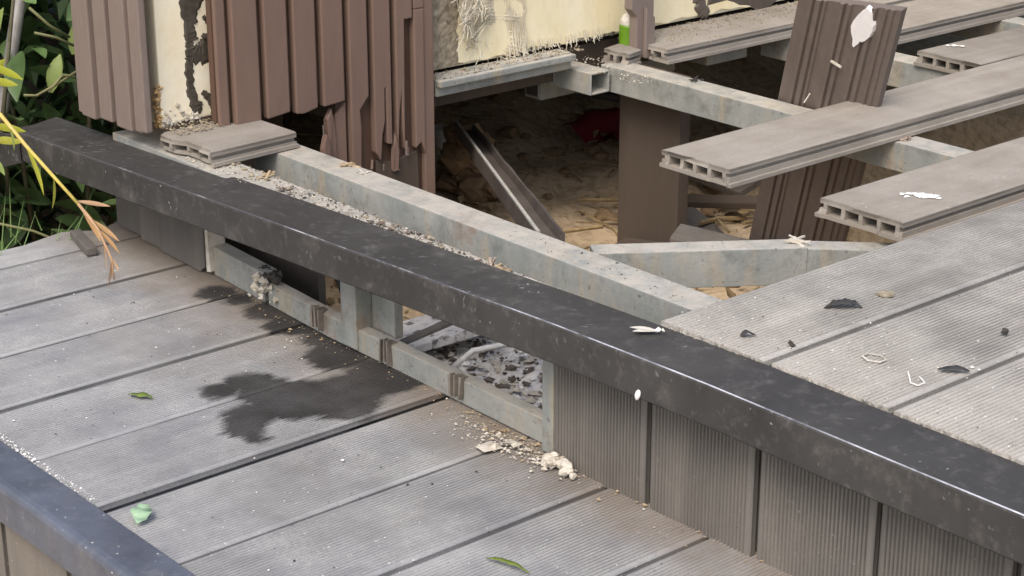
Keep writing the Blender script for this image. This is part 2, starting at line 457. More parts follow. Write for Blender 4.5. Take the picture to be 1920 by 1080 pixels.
def board_mesh(name, W, L, T=.025, ridges=22, depth=.0019, holes=4, lip=.003, nseg=8, rough_end=.0012, groove=True, bow=0.0, seed=1):
    """hollow composite board: x across 0..W, y along 0..L, top at z=0; cells of the section are extruded along y"""
    rnd = random.Random(seed)
    m = .016
    xs = {0.0, lip, .010, W - .010, W - lip, W}
    hole = []
    if holes:
        hw = (W - 2 * m - (holes - 1) * .006) / holes
        for k in range(holes):
            a = m + k * (hw + .006)
            hole.append((a, a + hw)); xs |= {round(a, 6), round(a + hw, 6)}
    top = {}
    if ridges:
        a0 = .009; pitch = (W - 2 * a0) / ridges
        pat = []
        for k in range(ridges):
            b = a0 + k * pitch
            pat += [(b, 0), (b + pitch * .18, -depth), (b + pitch * .46, -depth), (b + pitch * .64, 0)]
        pat.append((W - a0, 0))
        for (x, z) in pat: xs.add(round(x, 6))
        def th(x):
            if x <= a0 or x >= W - a0: return -.0012 if (x < .0005 or x > W - .0005 or x <= lip or x >= W - lip) else 0
            for i in range(len(pat) - 1):
                if pat[i][0] - 1e-7 <= x <= pat[i + 1][0] + 1e-7:
                    t = (x - pat[i][0]) / max(1e-9, pat[i + 1][0] - pat[i][0])
                    return pat[i][1] + t * (pat[i + 1][1] - pat[i][1])
            return 0
    else:
        def th(x): return -.0012 if (x <= lip + 1e-6 or x >= W - lip - 1e-6) else 0
    xs = sorted(xs)
    xx = [xs[0]]
    for x in xs[1:]:
        if x - xx[-1] > 1e-5: xx.append(x)
    xs = xx
    zs = [-T, -T + .005, -.0135, -.0075, 0]
    nx, nz = len(xs) - 1, 4
    def solid(i, j):
        if i < 0 or j < 0 or i >= nx or j >= nz: return False
        x = (xs[i] + xs[i + 1]) / 2
        if j == 0: return True
        if x < lip or x > W - lip: return False
        if j in (1, 2):
            for (a, b) in hole:
                if a < x < b: return False
        if j == 2 and groove and (x < .010 or x > W - .010): return False
        return True
    vid = {}; V = []; Fc = []
    ys = [L * k / nseg for k in range(nseg + 1)]
    ends = {}
    def vert(i, j, k):
        key = (i, j, k)
        if key not in vid:
            y = ys[k]
            if k == 0: y += ends.setdefault((i // 3, j // 2), rnd.uniform(-1, 1) * rough_end)
            z = zs[j] + (th(xs[i]) if j == nz else 0)
            z += bow * math.sin(math.pi * k / nseg)
            vid[key] = len(V); V.append((xs[i], y, z))
        return vid[key]
    for i in range(nx):
        for j in range(nz):
            if not solid(i, j): continue
            Fc.append((vert(i, j, 0), vert(i + 1, j, 0), vert(i + 1, j + 1, 0), vert(i, j + 1, 0)))
            Fc.append((vert(i, j, nseg), vert(i, j + 1, nseg), vert(i + 1, j + 1, nseg), vert(i + 1, j, nseg)))
            for k in range(nseg):
                if not solid(i, j - 1): Fc.append((vert(i, j, k), vert(i, j, k + 1), vert(i + 1, j, k + 1), vert(i + 1, j, k)))
                if not solid(i, j + 1): Fc.append((vert(i, j + 1, k), vert(i + 1, j + 1, k), vert(i + 1, j + 1, k + 1), vert(i, j + 1, k + 1)))
                if not solid(i - 1, j): Fc.append((vert(i, j, k), vert(i, j + 1, k), vert(i, j + 1, k + 1), vert(i, j, k + 1)))
                if not solid(i + 1, j): Fc.append((vert(i + 1, j, k), vert(i + 1, j, k + 1), vert(i + 1, j + 1, k + 1), vert(i + 1, j + 1, k)))
    me = bpy.data.meshes.new(name)
    me.from_pydata(V, [], Fc); me.update()
    return me

def fbm(x, y, z=0.0):
    return noise.noise(Vector((x, y, z))) + .5 * noise.noise(Vector((x * 2.1, y * 2.1, z + 3))) + .25 * noise.noise(Vector((x * 4.3, y * 4.3, z + 7)))

LOW = -.186

# ================================================================== SETTING
# ground: a fine patch under the deck, going out to the horizon
def gz(x, y):
    z = -.335
    z += .03 * fbm(x * 3.0, y * 3.0) + .012 * fbm(x * 11, y * 11, 5)
    # earth bank filling the back of the crawl space
    t = max(0, min(1, (-1.25 - x) / .6)) * max(0, min(1, (y - .55) / .5))
    z += .16 * t
    z -= .22 * max(0, min(1, (y - 1.12) / .25)) * max(0, min(1, (x + 1.0) / .2))
    return z
mb = MB()
xs = [-60, -20, -8, -4, -3] + [-2.4 + .04 * i for i in range(75)] + [.8, 1.5, 3, 8, 20, 60]
ys = [-60, -20, -8, -3, -1.2, -.8] + [-.5 + .04 * i for i in range(66)] + [2.4, 3, 5, 10, 25, 60]
for y in ys:
    for x in xs:
        mb.v.append((x, y, gz(x, y) if -2.5 < x < .7 and -.6 < y < 2.2 else -.335))
nx = len(xs)
for j in range(len(ys) - 1):
    for i in range(nx - 1):
        mb.f.append((j * nx + i, j * nx + i + 1, (j + 1) * nx + i + 1, (j + 1) * nx + i))
o = link('ground', mb.mesh('ground'), 'dirt', smooth=True)
tag(o, 'dry brown dirt ground under and around the broken deck', 'ground', kind='structure')

# unseen slab and wall added behind the clad wall to keep the crawl space dark
mb = MB().box((-3.2, .36, -.055), (-.862, 3.0, -.004))
tag(build('light_blocker_slab', mb, 'post', None), 'unseen slab added behind the bare wall to keep light out of the pit', 'light_blocker', kind='structure')
mb = MB().box((-3.2, .30, -.6), (-1.03, .355, -.006))
tag(build('light_blocker_wall', mb, 'post', None), 'unseen wall added beside the bushes to keep light out of the pit', 'light_blocker_wall', kind='structure')

# ================================================================== UPPER DECK
ud = tag(empty('upper_deck', (0, 0, -.37)), 'raised grey composite deck with black edge trim, ripped open on the left', 'deck')
def under(o):          # parent keeping world coordinates
    o.location = Vector(o.location) + Vector((0, 0, .37)); return o
def U(name, mb, mats, **kw):
    return under(build(name, mb, mats, ud, **kw))

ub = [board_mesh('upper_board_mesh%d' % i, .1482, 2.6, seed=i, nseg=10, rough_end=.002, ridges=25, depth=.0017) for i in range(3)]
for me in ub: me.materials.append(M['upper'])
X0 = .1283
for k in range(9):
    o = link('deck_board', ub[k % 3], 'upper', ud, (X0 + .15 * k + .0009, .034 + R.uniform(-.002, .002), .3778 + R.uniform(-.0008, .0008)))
# boards still lying along the foot of the wall
fb = board_mesh('wall_board_mesh', .123, 2.0, ridges=0, seed=9, nseg=10, rough_end=.003)
o = link('deck_board', fb, 'plank', ud, (-.850, .905, .372)); tag(o, 'board at the wall foot covered in pale plaster crumbs')
fb2 = board_mesh('wall_board_mesh_b', .142, 1.6, ridges=0, seed=10, nseg=10, rough_end=.003)
link('deck_board', fb2, 'plank', ud, (-.714, 1.27, .373))

def tube_joist(name, x0, x1, y0, y1, ztop, h, parent=None, open_end=None, wob=0.0):
    """square steel tube along x, hollow at the ends"""
    t = .003
    mb = MB()
    n = 10
    def ring(x, ins):
        dz = wob * math.sin((x - x0) * 5)
        a, b, c, d = y0 + ins, y1 - ins, ztop - h + ins + dz, ztop - ins + dz
        return [(x, a, c), (x, b, c), (x, b, d), (x, a, d)]
    xsl = [x0 + (x1 - x0) * i / n for i in range(n + 1)]
    vs = []
    for x in xsl: vs += ring(x, 0)
    fs = []
    for i in range(n):
        for j in range(4):
            fs.append((i * 4 + j, i * 4 + (j + 1) % 4, i * 4 + 4 + (j + 1) % 4, i * 4 + 4 + j))
    b = len(vs)
    depth = min(.08, (x1 - x0) / 3)
    vs += ring(x0, t) + ring(x0 + depth, t) + ring(x1, t) + ring(x1 - depth, t)
    for j in range(4):
        k = (j + 1) % 4
        fs += [(j, b + j, b + k, k), (b + j, b + 4 + j, b + 4 + k, b + k)]
        e = n * 4
        fs += [(e + j, e + k, b + 8 + k, b + 8 + j), (b + 8 + j, b + 8 + k, b + 12 + k, b + 12 + j)]
    fs += [(b + 4, b + 5, b + 6, b + 7), (b + 12, b + 13, b + 14, b + 15)]
    mb.add(vs, fs)
    return build(name, mb, 'galv', parent, bevel=.0014)

joists = []
for (x0, x1, y0, y1, zt, h) in [(-.775, 1.6, .135, .183, -.0225, .05), (-.80, 1.6, .822, .868, -.0225, .042),
                                (-.80, 1.6, 1.205, 1.252, -.0225, .045), (-.80, 1.6, 1.585, 1.632, -.0225, .045),
                                (.22, 1.6, .45, .497, -.0225, .045)]:
    joists.append(under(tube_joist('joist', x0, x1, y0, y1, zt, h, ud)))
# outer rim tube carrying the black trim, dusty on top
rim = under(tube_joist('rim_joist', -.96, 1.6, .018, .072, -.0235, .045, ud))
# short cut tubes hanging at the wall
under(tube_joist('tube_offcut', -1.02, -.772, .774, .816, -.026, .036, ud))
mb = MB()
mb.box((-.945, .785, -.098), (-.905, 1.1, -.062))
mb.box((-.941, .783, -.094), (-.909, .7855, -.066), 1)  # dark plate painted as the shade inside the tube's open end
o = U('tube_offcut', mb, ['galv', 'crumbdark'], bevel=.0015)
# dark uprights under far joist
# black edge trim: bent sheet running along x, sagging to the left
def sag(x):
    return -.002 - .036 * max(0, min(1.2, (.02 - x) / 1.07)) ** 1.15 + .006 * max(0, min(1, (x + .05) / .30))
mb = MB()
NS = 40
prof_n = 10
vs = []
for i in range(NS + 1):
    x = -1.150 + (1.7 + 1.150) * i / NS
    z = sag(x); yo = -.010 * max(0, min(1, (-x) / 1.0)) + .0003 * math.sin(x * 9)
    yf, yb = -.046 + yo, .033 + .4 * yo
    zb = z + .0003 * noise.noise(Vector((x * 8, 0, 0)))
    drop = .0430 + .0012 * noise.noise(Vector((x * 6, 4, 0)))
    sk = .030 if i == 0 else 0.0        # the cut end runs back at a slant
    pr = [(x, yb, z - .004), (x, yb, z), (x + sk, yf + .0024, zb), (x + sk, yf + .0010, zb - .0007), (x + sk, yf, zb - .0024),
          (x, yf + .001, z - drop), (x, yf + .003, z - drop - .002), (x, yf + .006, z - drop - .002), (x, yf + .006, z - .006), (x, yb, z - .006)]
    vs += pr
fs = []; mi = []
for i in range(NS):
    for j in range(prof_n):
        k = (j + 1) % prof_n
        fs.append((i * prof_n + j, i * prof_n + k, (i + 1) * prof_n + k, (i + 1) * prof_n + j))
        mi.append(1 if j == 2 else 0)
mb.add(vs, fs)
mb.f += [tuple(range(prof_n)), tuple(range(NS * prof_n, (NS + 1) * prof_n))]
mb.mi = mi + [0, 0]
trim = U('edge_trim', mb, ['trim', 'edgehighlight'])
tag(trim, 'black coated metal edge trim with a bright highlight painted along the fold line')
# the folded return beyond the cut end
mb = MB()
poly = [(-1.30, -.115), (-1.180, -.056), (-1.128, -.047), (-1.10, -.050), (-1.10, -.086), (-1.3, -.155)]
mb.prism(poly, 'y', -.0605, -.0572)
o = under(build('trim_return', mb, 'trim', None, bevel=.0008)); o.parent = trim
o.location = (0, 0, 0)

# riser: ribbed fascia boards under the trim, standing on the lower deck
fm = [board_mesh('fascia_mesh%d' % i, .1475, .150, T=.022, ridges=27, depth=.0015, holes=0, nseg=4, seed=20 + i, rough_end=.0) for i in range(2)]
for me in fm: me.materials.append(M['fascia'])
PF = .149
for k in range(9):
    # local y (length) -> world z, local z (face) -> -y
    o = link('fascia_board', fm[k % 2], 'fascia', ud, (k * PF + .003, .001 + R.uniform(-.001, .001), LOW + .37 - .003),
             (math.radians(90), 0, 0))
# local x stays x, y->z, z-> -y ; face top z=0 is at y=0 looking to -y
mb = MB().box((-.0175, .0045, LOW + .002), (.0015, .045, -.05))
U('corner_stud', mb, 'galv', bevel=.002)
mb = MB().box((-.016, .046, LOW + .004), (1.4, .050, -.05))
U('backing_strip', mb, 'darkboard')
# left end of the riser: one dark board left, plus studs
def fy(x):    # the riser runs back slightly to the left
    return .018 + .006 * max(0, min(1, -x / .35)) + .017 * max(0, min(1.6, (-.45 - x) / .30))
mb = MB()
poly = [(-.872, LOW + .004), (-.765, LOW + .001), (-.753, LOW + .010), (-.753, -.05), (-.872, -.05)]
mb.prism(poly, 'y', fy(-.8) - .012, fy(-.8) + .012)
o = U('fascia_board', mb, 'darkboard', bevel=.0012); tag(o, 'last smooth fascia board left at the far end of the riser')
mb = MB().box((-1.02, fy(-.95) - .004, LOW + .002), (-.945, fy(-.95) + .035, -.06)).box((-.938, fy(-.95) - .012, LOW + .002), (-.876, fy(-.9) + .03, -.05))
U('corner_stud', mb, 'darkboard', bevel=.002)
# pale broken edge beside it
mb = MB().prism([(-.752, LOW + .004), (-.742, LOW + .006), (-.743, -.13), (-.742, -.06), (-.752, -.06)], 'y', fy(-.75) - .006, fy(-.75) + .02)
U('broken_edge', mb, 'crumbpale', jitter=.001)
# base rail on the lower deck
mb = MB()
def rail_part(xa, xb, zt, t):
    n = 8; vs = []
    for i in range(n + 1):
        x = xa + (xb - xa) * i / n
        y = fy(x)
        vs += [(x, y, LOW + .001), (x, y + t, LOW + .001), (x, y + t, zt + .001), (x, y, zt)]
    fs = [(i * 4 + j, i * 4 + (j + 1) % 4, i * 4 + 4 + (j + 1) % 4, i * 4 + 4 + j) for i in range(n) for j in range(4)]
    fs += [(3, 2, 1, 0), (n * 4, n * 4 + 1, n * 4 + 2, n * 4 + 3)]
    return U('base_rail', MB().add(vs, fs), 'galv', bevel=.0013)
rail_part(-.742, -.606, -.1440, .022)
rail = rail_part(-.596, -.018, -.1555, .017)
# upright tube behind the rail
mb = MB().box((-.414, fy(-.4) - .004, LOW + .004), (-.382, fy(-.4) + .034, -.028)).box((-.381, fy(-.4) + .020, -.160), (-.335, fy(-.4) + .034, -.028))
o = U('stud', mb, 'galv', bevel=.002); tag(o, 'streaked galvanised upright stud behind the base rail')
# foot of the upright: rusty fleck
def clip_bundle(mb, p, s=1.0, axis='x', rnd=R, n=5):
    p = Vector(p)
    for k in range(n):
        d = Vector((rnd.uniform(-1, 1), rnd.uniform(-1, 1), rnd.uniform(.0, .22))).normalized() * rnd.uniform(.008, .024) * s
        c = p + Vector((rnd.uniform(-.003, .003), rnd.uniform(-.003, .003), rnd.uniform(.001, .0025))) * s
        mb.bar(c - d * .5, c + d * .5, rnd.uniform(.0012, .0030) * s, rnd.uniform(.0008, .0016) * s)
def sub(o, par):
    o.parent = par; o.location = (0, 0, 0); return o
# vertical clips on the base rail
for (x, big) in ((-.468, 0), (-.322, 1), (-.182, 1)):
    mb = MB(); y = fy(x)
    for dx in (-.0085, .0, .0075):
        mb.bar((x + dx, y - .0045, LOW + .003 + R.uniform(0, .008)), (x + dx + R.uniform(-.003, .003), y - .003, -.153 + R.uniform(0, .007)), .0026, .007, up=Vector((0, 1, 0)))
    mb.box((x - .007, y - .001, -.1545), (x + .006, y + .010, -.1532))
    sub(build('clip', mb, 'oldwood', None, jitter=.0011), rail)
mb = MB()
for k in range(26):
    mb.chunk((-.600 + R.gauss(0, .016), fy(-.6) - .006 + R.gauss(0, .004), -.152 + R.uniform(-.028, .008)), R.uniform(.002, .007))
sub(build('clip', mb, 'crumbpale', None), rail)
mb = MB()
for k in range(22):
    mb.chunk((-.600 + max(-.025, min(.025, R.gauss(0, .014))), fy(-.6) + .010 + R.uniform(-.007, .007), -.148 + R.uniform(-.003, .003)), R.uniform(.0045, .0075))
sub(build('clip', mb, 'crumbdark', None), rail)
# broken clips on the joists
for (j, p, s_, mt) in ((0, (-.601, .172, -.0225), 1.25, 'crumbtan'), (1, (-.622, .857, -.0225), 1.3, 'crumbdark'), (1, (-.196, .840, -.0225), 1.6, 'rust'),
                       (1, (-.232, .834, -.0225), 1.2, 'rust'), (0, (-.56, .168, -.0225), .8, 'crumbpale')):
    mb = MB(); clip_bundle(mb, p, s_, n=6)
    sub(build('clip', mb, mt, None), joists[j])
for (p, mt) in (((-.63, .06, -.0235), 'crumbtan'), ((-.17, .058, -.0235), 'rust'), ((-.155, .06, -.0235), 'crumbtan'), ((-.035, .06, -.0235), 'rust')):
    mb = MB(); clip_bundle(mb, p, 1.25, n=7)
    sub(build('clip', mb, mt, None), rim)

# beam along the wall foot
mb = MB().box((-.845, .49, -.024), (-.812, .768, .004))
mb.box((-.812, .49, -.008), (-.800, .768, .0025))
U('wall_beam', mb, 'galv', bevel=.002)
mb = MB().box((-.835, 1.06, -.062), (-.79, 1.16, -.0275))
U('tube_offcut', mb, 'galv', bevel=.002)
# vertical board serving as a post under the far joist
mb = MB()
poly = [(-.806, .832), (-.666, .832), (-.666, .857), (-.806, .857)]
mb.box((-.806, .872, -.40), (-.666, .896, -.030))
po = build('support_post', mb, 'post', None, bevel=.0012)
tag(po, 'flat brown board standing upright as a post under the bare joist', 'post')

# ================================================================== LOWER DECK
ld = tag(empty('lower_deck', (0, -.2, -.37)), 'lower grey ribbed composite deck step with a dark wet stain', 'deck')
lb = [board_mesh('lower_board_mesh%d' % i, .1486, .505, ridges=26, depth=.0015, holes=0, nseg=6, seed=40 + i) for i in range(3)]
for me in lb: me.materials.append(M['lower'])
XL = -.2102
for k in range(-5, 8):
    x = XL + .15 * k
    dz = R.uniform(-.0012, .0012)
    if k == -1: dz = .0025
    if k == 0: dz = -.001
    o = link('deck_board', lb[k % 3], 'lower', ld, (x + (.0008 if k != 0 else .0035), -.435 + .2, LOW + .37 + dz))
    if k == -1: o.scale = (.988, 1, 1)
mb = MB()
poly = [(-1.03, -.235), (-.9610, -.435), (-.9610, .07), (-1.045, .07), (-1.02, .02), (-1.05, -.03), (-1.03, -.1)]
mb.prism(poly, 'z', LOW - .025, LOW)
def L_(o):
    o.location = Vector(o.location) + Vector((0, .2, .37)); return o
o = L_(build('deck_board', mb, 'lower', ld, jitter=.001)); tag(o, 'ragged narrow end board beside the bushes')
# nosing trim at the open edge of the step
mb = MB()
prof = [(-.434, LOW + .0005), (-.437, LOW + .0030), (-.479, LOW + .0030), (-.484, LOW + .0018), (-.4870, LOW - .0010), (-.4885, LOW - .005), (-.4885, LOW - .020),
        (-.489, LOW - .042), (-.485, LOW - .042), (-.485, LOW - .012), (-.470, LOW - .004), (-.434, LOW - .003)]
n = 30; vs = []
for i in range(n + 1):
    x = -1.0 + 2.2 * i / n
    w1 = .0018 * noise.noise(Vector((x * 7, 2, 0)))
    for j, (y, z) in enumerate(prof):
        vs.append((x, y + (w1 if 3 <= j <= 9 else 0), z + (1.6 * w1 if j in (7, 8) else .5 * w1)))
k = len(prof)
fs = [(i * k + j, i * k + (j + 1) % k, (i + 1) * k + (j + 1) % k, (i + 1) * k + j) for i in range(n) for j in range(k)]
fs += [tuple(range(k)), tuple(range(n * k, (n + 1) * k))]
mb.add(vs, fs)
o = L_(build('edge_trim', mb, 'lowtrim', ld)); tag(o, 'rounded blue grey nosing along the edge of the lower step')
# crust of pale grit along its inner side is built with the crumbs; skirting below
sm = board_mesh('skirting_mesh', .146, .165, T=.02, ridges=0, holes=0, nseg=2, seed=60)
sm.materials.append(M['fascia'])
for k in range(-6, 8):
    link('skirting_board', sm, 'fascia', ld, (-.372 + .15 * k, -.470 + .2, LOW - .19 + .37), (math.radians(90), 0, 0))
for (y0) in (-.40, -.2, .03):
    mb = MB().box((-1.0, y0, LOW - .07), (1.2, y0 + .04, LOW - .0265))
    L_(build('joist', mb, 'galv', ld, bevel=.002))

# ================================================================== LOOSE BOARDS
def loose(name, W, L, x, y, z, yaw, seed, label):
    me = board_mesh(name + '_mesh%d' % seed, W, L, ridges=0, seed=seed, nseg=12, rough_end=.0032, lip=.0045, bow=.0035 * math.sin(seed))
    o = link(name, me, 'plank', None, (x, y, z), (0, 0, yaw))
    return tag(o, label, 'board', 'hollow boards left spanning the hole')
b1 = loose('deck_board', .131, 1.9, -.3265, .488, .003, math.radians(-.0), 71, 'long hollow board across the middle of the hole, in front of the tilted brown panel')
b2 = loose('deck_board', .139, 1.9, -.049, .484, .003, 0, 72, 'hollow board nearest the intact ribbed deck, with a white dropping')
b0 = loose('deck_board', .134, 1.2, -.4635, 1.20, .003, 0, 73, 'short hollow board end at the top right, behind the long one')
# broken stub under the wall corner
me = board_mesh('stub_mesh', .135, .140, T=.021, ridges=0, seed=74, nseg=5, rough_end=.007, lip=.005)
o = link('broken_board_stub', me, 'plank', None, (-.842, .024, .0015), (0, math.radians(.6), math.radians(3)))
tag(o, 'splintered stub of hollow board lying on the joist below the cladding corner', 'board')

# loose diagonal joist
a = Vector((-.150, .200, -.0515)); b = Vector((-.004, .412, -.0535)); c = Vector((.17, .64, -.066))
mb = MB()
def tube2(p, q, w2, h2, ins=0):
    d = (q - p).normalized(); x = Vector((d.y, -d.x, 0)).normalized(); z = x.cross(d)
    vs = [c_ + x * s1 * w2 + z * s2 * h2 for c_ in (p, q) for (s1, s2) in ((-1, -1), (1, -1), (1, 1), (-1, 1))]
    return MB().add(vs, [(j, (j + 1) % 4, 4 + (j + 1) % 4, 4 + j) for j in range(4)] + [(0, 1, 2, 3), (4, 5, 6, 7)])
dj = empty('bent_joist', (0, 0, 0))
b_in = b + (c - b).normalized() * -.012
build('tube', tube2(a, b, .017, .0235), 'galv', dj, bevel=.0012)
build('tube', tube2(b_in, c, .0155, .0215), 'galv', dj, bevel=.0012)
tag(dj, 'bent galvanised tube knocked askew across the hole beside the intact deck', 'joist')
mb = MB(); clip_bundle(mb, (-.010, .406, -.0300), 1.5, n=9)
sub(build('clip', mb, 'crumbpale', None), dj)

# ================================================================== CLAD WALL
wl = tag(empty('clad_wall', (-.93, .3, 0)), 'wall with torn brown slatted cladding and bare cream render showing', 'wall')
def Wl(name, mb, mats, **kw):
    o = build(name, mb, mats, wl, **kw)
    o.location = Vector(o.location) - Vector((-.93, .3, 0)); return o
WT = .62
# rendered core
mb = MB().box((-1.00, .036, .006), (-.85, 2.9, WT))
Wl('core', mb, 'creamcore', bevel=.003)
mb = MB()   # render coat, slightly proud, beyond the cladding, ragged lower edge
pts = [(.49, WT - .01)]
y = .49; low = []
while y < 2.88:
    low.append((y, .012 + .006 * noise.noise(Vector((y * 30, 0, 0))))); y += .012
poly = [(2.88, WT - .01), (.49, WT - .01)] + low
mb.prism(poly, 'x', -.8495, -.8445)
Wl('render_coat', mb, 'cream')
# side facing the camera's left: three slats and a corner post
pan = Wl('cladding_panel', MB().prism([(-1.012, .004), (-.852, .004), (-.852, WT), (-1.012, WT)], 'y', .0095, .014), 'cladgroove')
def subslat(mb, par, mt, bevel=.0025):
    o = build('slat', mb, mt, None, bevel=bevel, segs=2); o.parent = par
    o.location = -(Vector(par.location) + Vector((-.93, .3, 0))); return o
for (x0, x1, z0) in ((-1.008, -.970, -.004), (-.955, -.921, .002), (-.909, -.868, .000), (-.8465, -.828, .006)):
    mb = MB().box((x0, -.002, z0), (x1, .009, WT))
    subslat(mb, pan, 'cladmauve', .002)
mb = MB().box((-.867, .0035, .001), (-.847, .009, WT)); subslat(mb, pan, 'cladmauve', .0015)
# side strip at the far left
Wl('edge_strip', MB().box((-1.028, .004, -.004), (-1.0135, .03, WT)), 'cladmauve', bevel=.0015)
# face towards the deck: slats from deck level upwards, then torn ones reaching below it
pan2 = Wl('cladding_panel', MB().prism([(.102, .006), (.305, .004), (.310, -.25), (.480, -.25), (.480, WT), (.102, WT)], 'x', -.826, -.8145), 'cladgroove')
ed = [.125, .173, .222, .270, .318, .361, .402, .442]
g = .0055
def yslat(poly, x1=-.800, x0=-.8135, bevel=.002, mt='clad'):
    subslat(MB().prism(poly, 'x', x0, x1), pan2, mt, bevel)
yslat([(.103, .001), (.125 - g, -.002), (.125 - g, WT), (.103, WT)], -.806)
yslat([(.125 + g * .3, -.003), (.173 - g, -.004), (.173 - g, WT), (.125 + g * .3, WT)])
yslat([(.173 + g, .0), (.222 - g, .004), (.222 - g, WT), (.173 + g, WT)])
yslat([(.222 + g, -.001), (.240, -.003), (.270 - g, .002), (.270 - g, WT), (.222 + g, WT)])
yslat([(.270 + g, .001), (.290, .002), (.318 - g, .004), (.318 - g, WT), (.270 + g, WT)])
yslat([(.318 + g, -.25), (.334, -.25), (.341, -.04), (.339, -.015), (.361 - g, .004), (.361 - g, WT), (.318 + g, WT)])
yslat([(.366, -.085), (.375, -.10), (.379, -.06), (.384, -.04), (.3845, .01), (.3875, .012), (.388, -.075), (.397, -.078), (.397, WT), (.366, WT)])
yslat([(.407, -.11), (.412, -.03), (.4165, .0), (.4175, -.06), (.421, -.09), (.4235, .108), (.4385, .108), (.4385, WT), (.407, WT)])
yslat([(.4415, -.092), (.452, -.085), (.460, -.105), (.460, .12), (.4415, .12)])
yslat([(.4415, .1205), (.460, .1205), (.460, WT), (.4415, WT)])
yslat([(.4605, -.25), (.480, -.25), (.480, WT), (.4605, WT)], -.803)
# curled splinters of the torn slats
for (poly, x1) in (([(.283, -.02), (.292, -.005), (.297, -.03), (.301, -.09), (.287, -.09)], -.806),
                   ([(.268, -.06), (.276, -.04), (.283, -.06), (.284, -.11), (.266, -.11)], -.798),
                   ([(.300, -.02), (.318, .0), (.319, -.2), (.297, -.2)], -.808),
                   ([(.372, -.10), (.40, -.108), (.45, -.10), (.455, -.25), (.370, -.25)], -.807),
                   ([(.398, -.085), (.403, -.06), (.409, -.09), (.408, -.12), (.397, -.12)], -.799)):
    o = Wl('splinter', MB().prism(poly, 'x', x1 - .008, x1), 'post' if poly[0][1] < -.09 else 'clad', bevel=.0015, jitter=.001)
for k in range(12):
    y = R.uniform(.27, .455); z = R.choice([-.08, -.09, -.10, 0.0, -.03, -.06]) + R.uniform(-.015, .015)
    if z > -.02 and y > .33: continue
    mb = MB(); p = Vector((R.uniform(-.812, -.799), y, z))
    mb.bar(p, p + Vector((R.uniform(-.003, .006), R.uniform(-.006, .006), -R.uniform(.008, .03))), R.uniform(.0012, .004), R.uniform(.0008, .0025))
    Wl('splinter', mb, R.choice(['clad', 'cladmauve', 'oldwood']))
# crumbled foam at the foot of the bare corner
mb = MB()
for k in range(60):
    mb.chunk((-.851 + R.uniform(-.012, .002), .034 + R.uniform(-.003, .004), .004 + abs(R.gauss(0, .026))), R.uniform(.002, .0055))
Wl('foam_crumble', mb, 'foam')
mb = MB()
for k in range(40):
    mb.chunk((-.850, .036 + R.uniform(0, .06), .004 + abs(R.gauss(0, .008))), R.uniform(.002, .006))
Wl('foam_crumble', mb, 'crumbpale')
# adhesive smears on the bare corner: flat blobs with ragged edges
def blob(mb, path, rad, axisx, thick=.0022, seed=0):
    """ragged ribbon of adhesive on a wall facing +x; path in (y, z)"""
    rnd = random.Random(seed)
    pts = []
    for i in range(len(path) - 1):
        for t in range(6):
            f = t / 6
            pts.append((path[i][0] * (1 - f) + path[i + 1][0] * f, path[i][1] * (1 - f) + path[i + 1][1] * f, rad[i] * (1 - f) + rad[i + 1] * f))
    pts.append((path[-1][0], path[-1][1], rad[-1]))
    vs = []; fs = []
    n = len(pts)
    for i, (y, z, r) in enumerate(pts):
        y0, z0, _ = pts[max(0, i - 1)]; y1, z1, _ = pts[min(n - 1, i + 1)]
        dy, dz = y1 - y0, z1 - z0; l = math.hypot(dy, dz) or 1
        ny, nz_ = -dz / l, dy / l
        ra, rb = r * rnd.uniform(.7, 1.3), r * rnd.uniform(.7, 1.3)
        vs += [(axisx, y - ny * ra, z - nz_ * ra), (axisx + thick, y - ny * ra * .6, z - nz_ * ra * .6), (axisx + thick * rnd.uniform(.8, 1.5), y + ny * rb * .6, z + nz_ * rb * .6), (axisx, y + ny * rb, z + nz_ * rb)]
    for i in range(n - 1):
        for j in range(3):
            fs.append((i * 4 + j, i * 4 + j + 1, i * 4 + 5 + j, i * 4 + 4 + j))
    fs += [(0, 1, 2, 3), ((n - 1) * 4 + 3, (n - 1) * 4 + 2, (n - 1) * 4 + 1, (n - 1) * 4)]
    mb.add(vs, fs)
for i, (path, rad) in enumerate((([(.100, .26), (.098, .20), (.094, .165), (.088, .135), (.092, .117)], [.030, .026, .018, .009, .012]),
                                 ([(.084, .118), (.090, .104), (.100, .098), (.110, .098), (.121, .108), (.128, .120)], [.005, .011, .016, .018, .017, .016]),
                                 ([(.086, .095), (.084, .07), (.086, .045), (.090, .025), (.095, .018), (.100, .03)], [.007, .0075, .007, .008, .008, .004]),
                                 ([(.103, .043), (.112, .034), (.120, .026), (.126, .012)], [.004, .006, .008, .010]),
                                 ([(.112, .150), (.118, .138)], [.004, .002]))):
    mb = MB(); blob(mb, path, rad, -.8505, seed=i)
    Wl('adhesive_smear', mb, 'adh')
for i, (path, rad) in enumerate((([(1.09, .10), (1.092, .05), (1.10, .022), (1.115, .012)], [.02, .016, .014, .010]),
                                 ([(1.16, .14), (1.145, .060), (1.25, .055), (1.40, .06), (1.6, .06)], [.03, .045, .046, .050, .05]))):
    mb = MB(); blob(mb, path, rad, -.845, .004, seed=10 + i)
    Wl('adhesive_smear', mb, 'adhgrey')
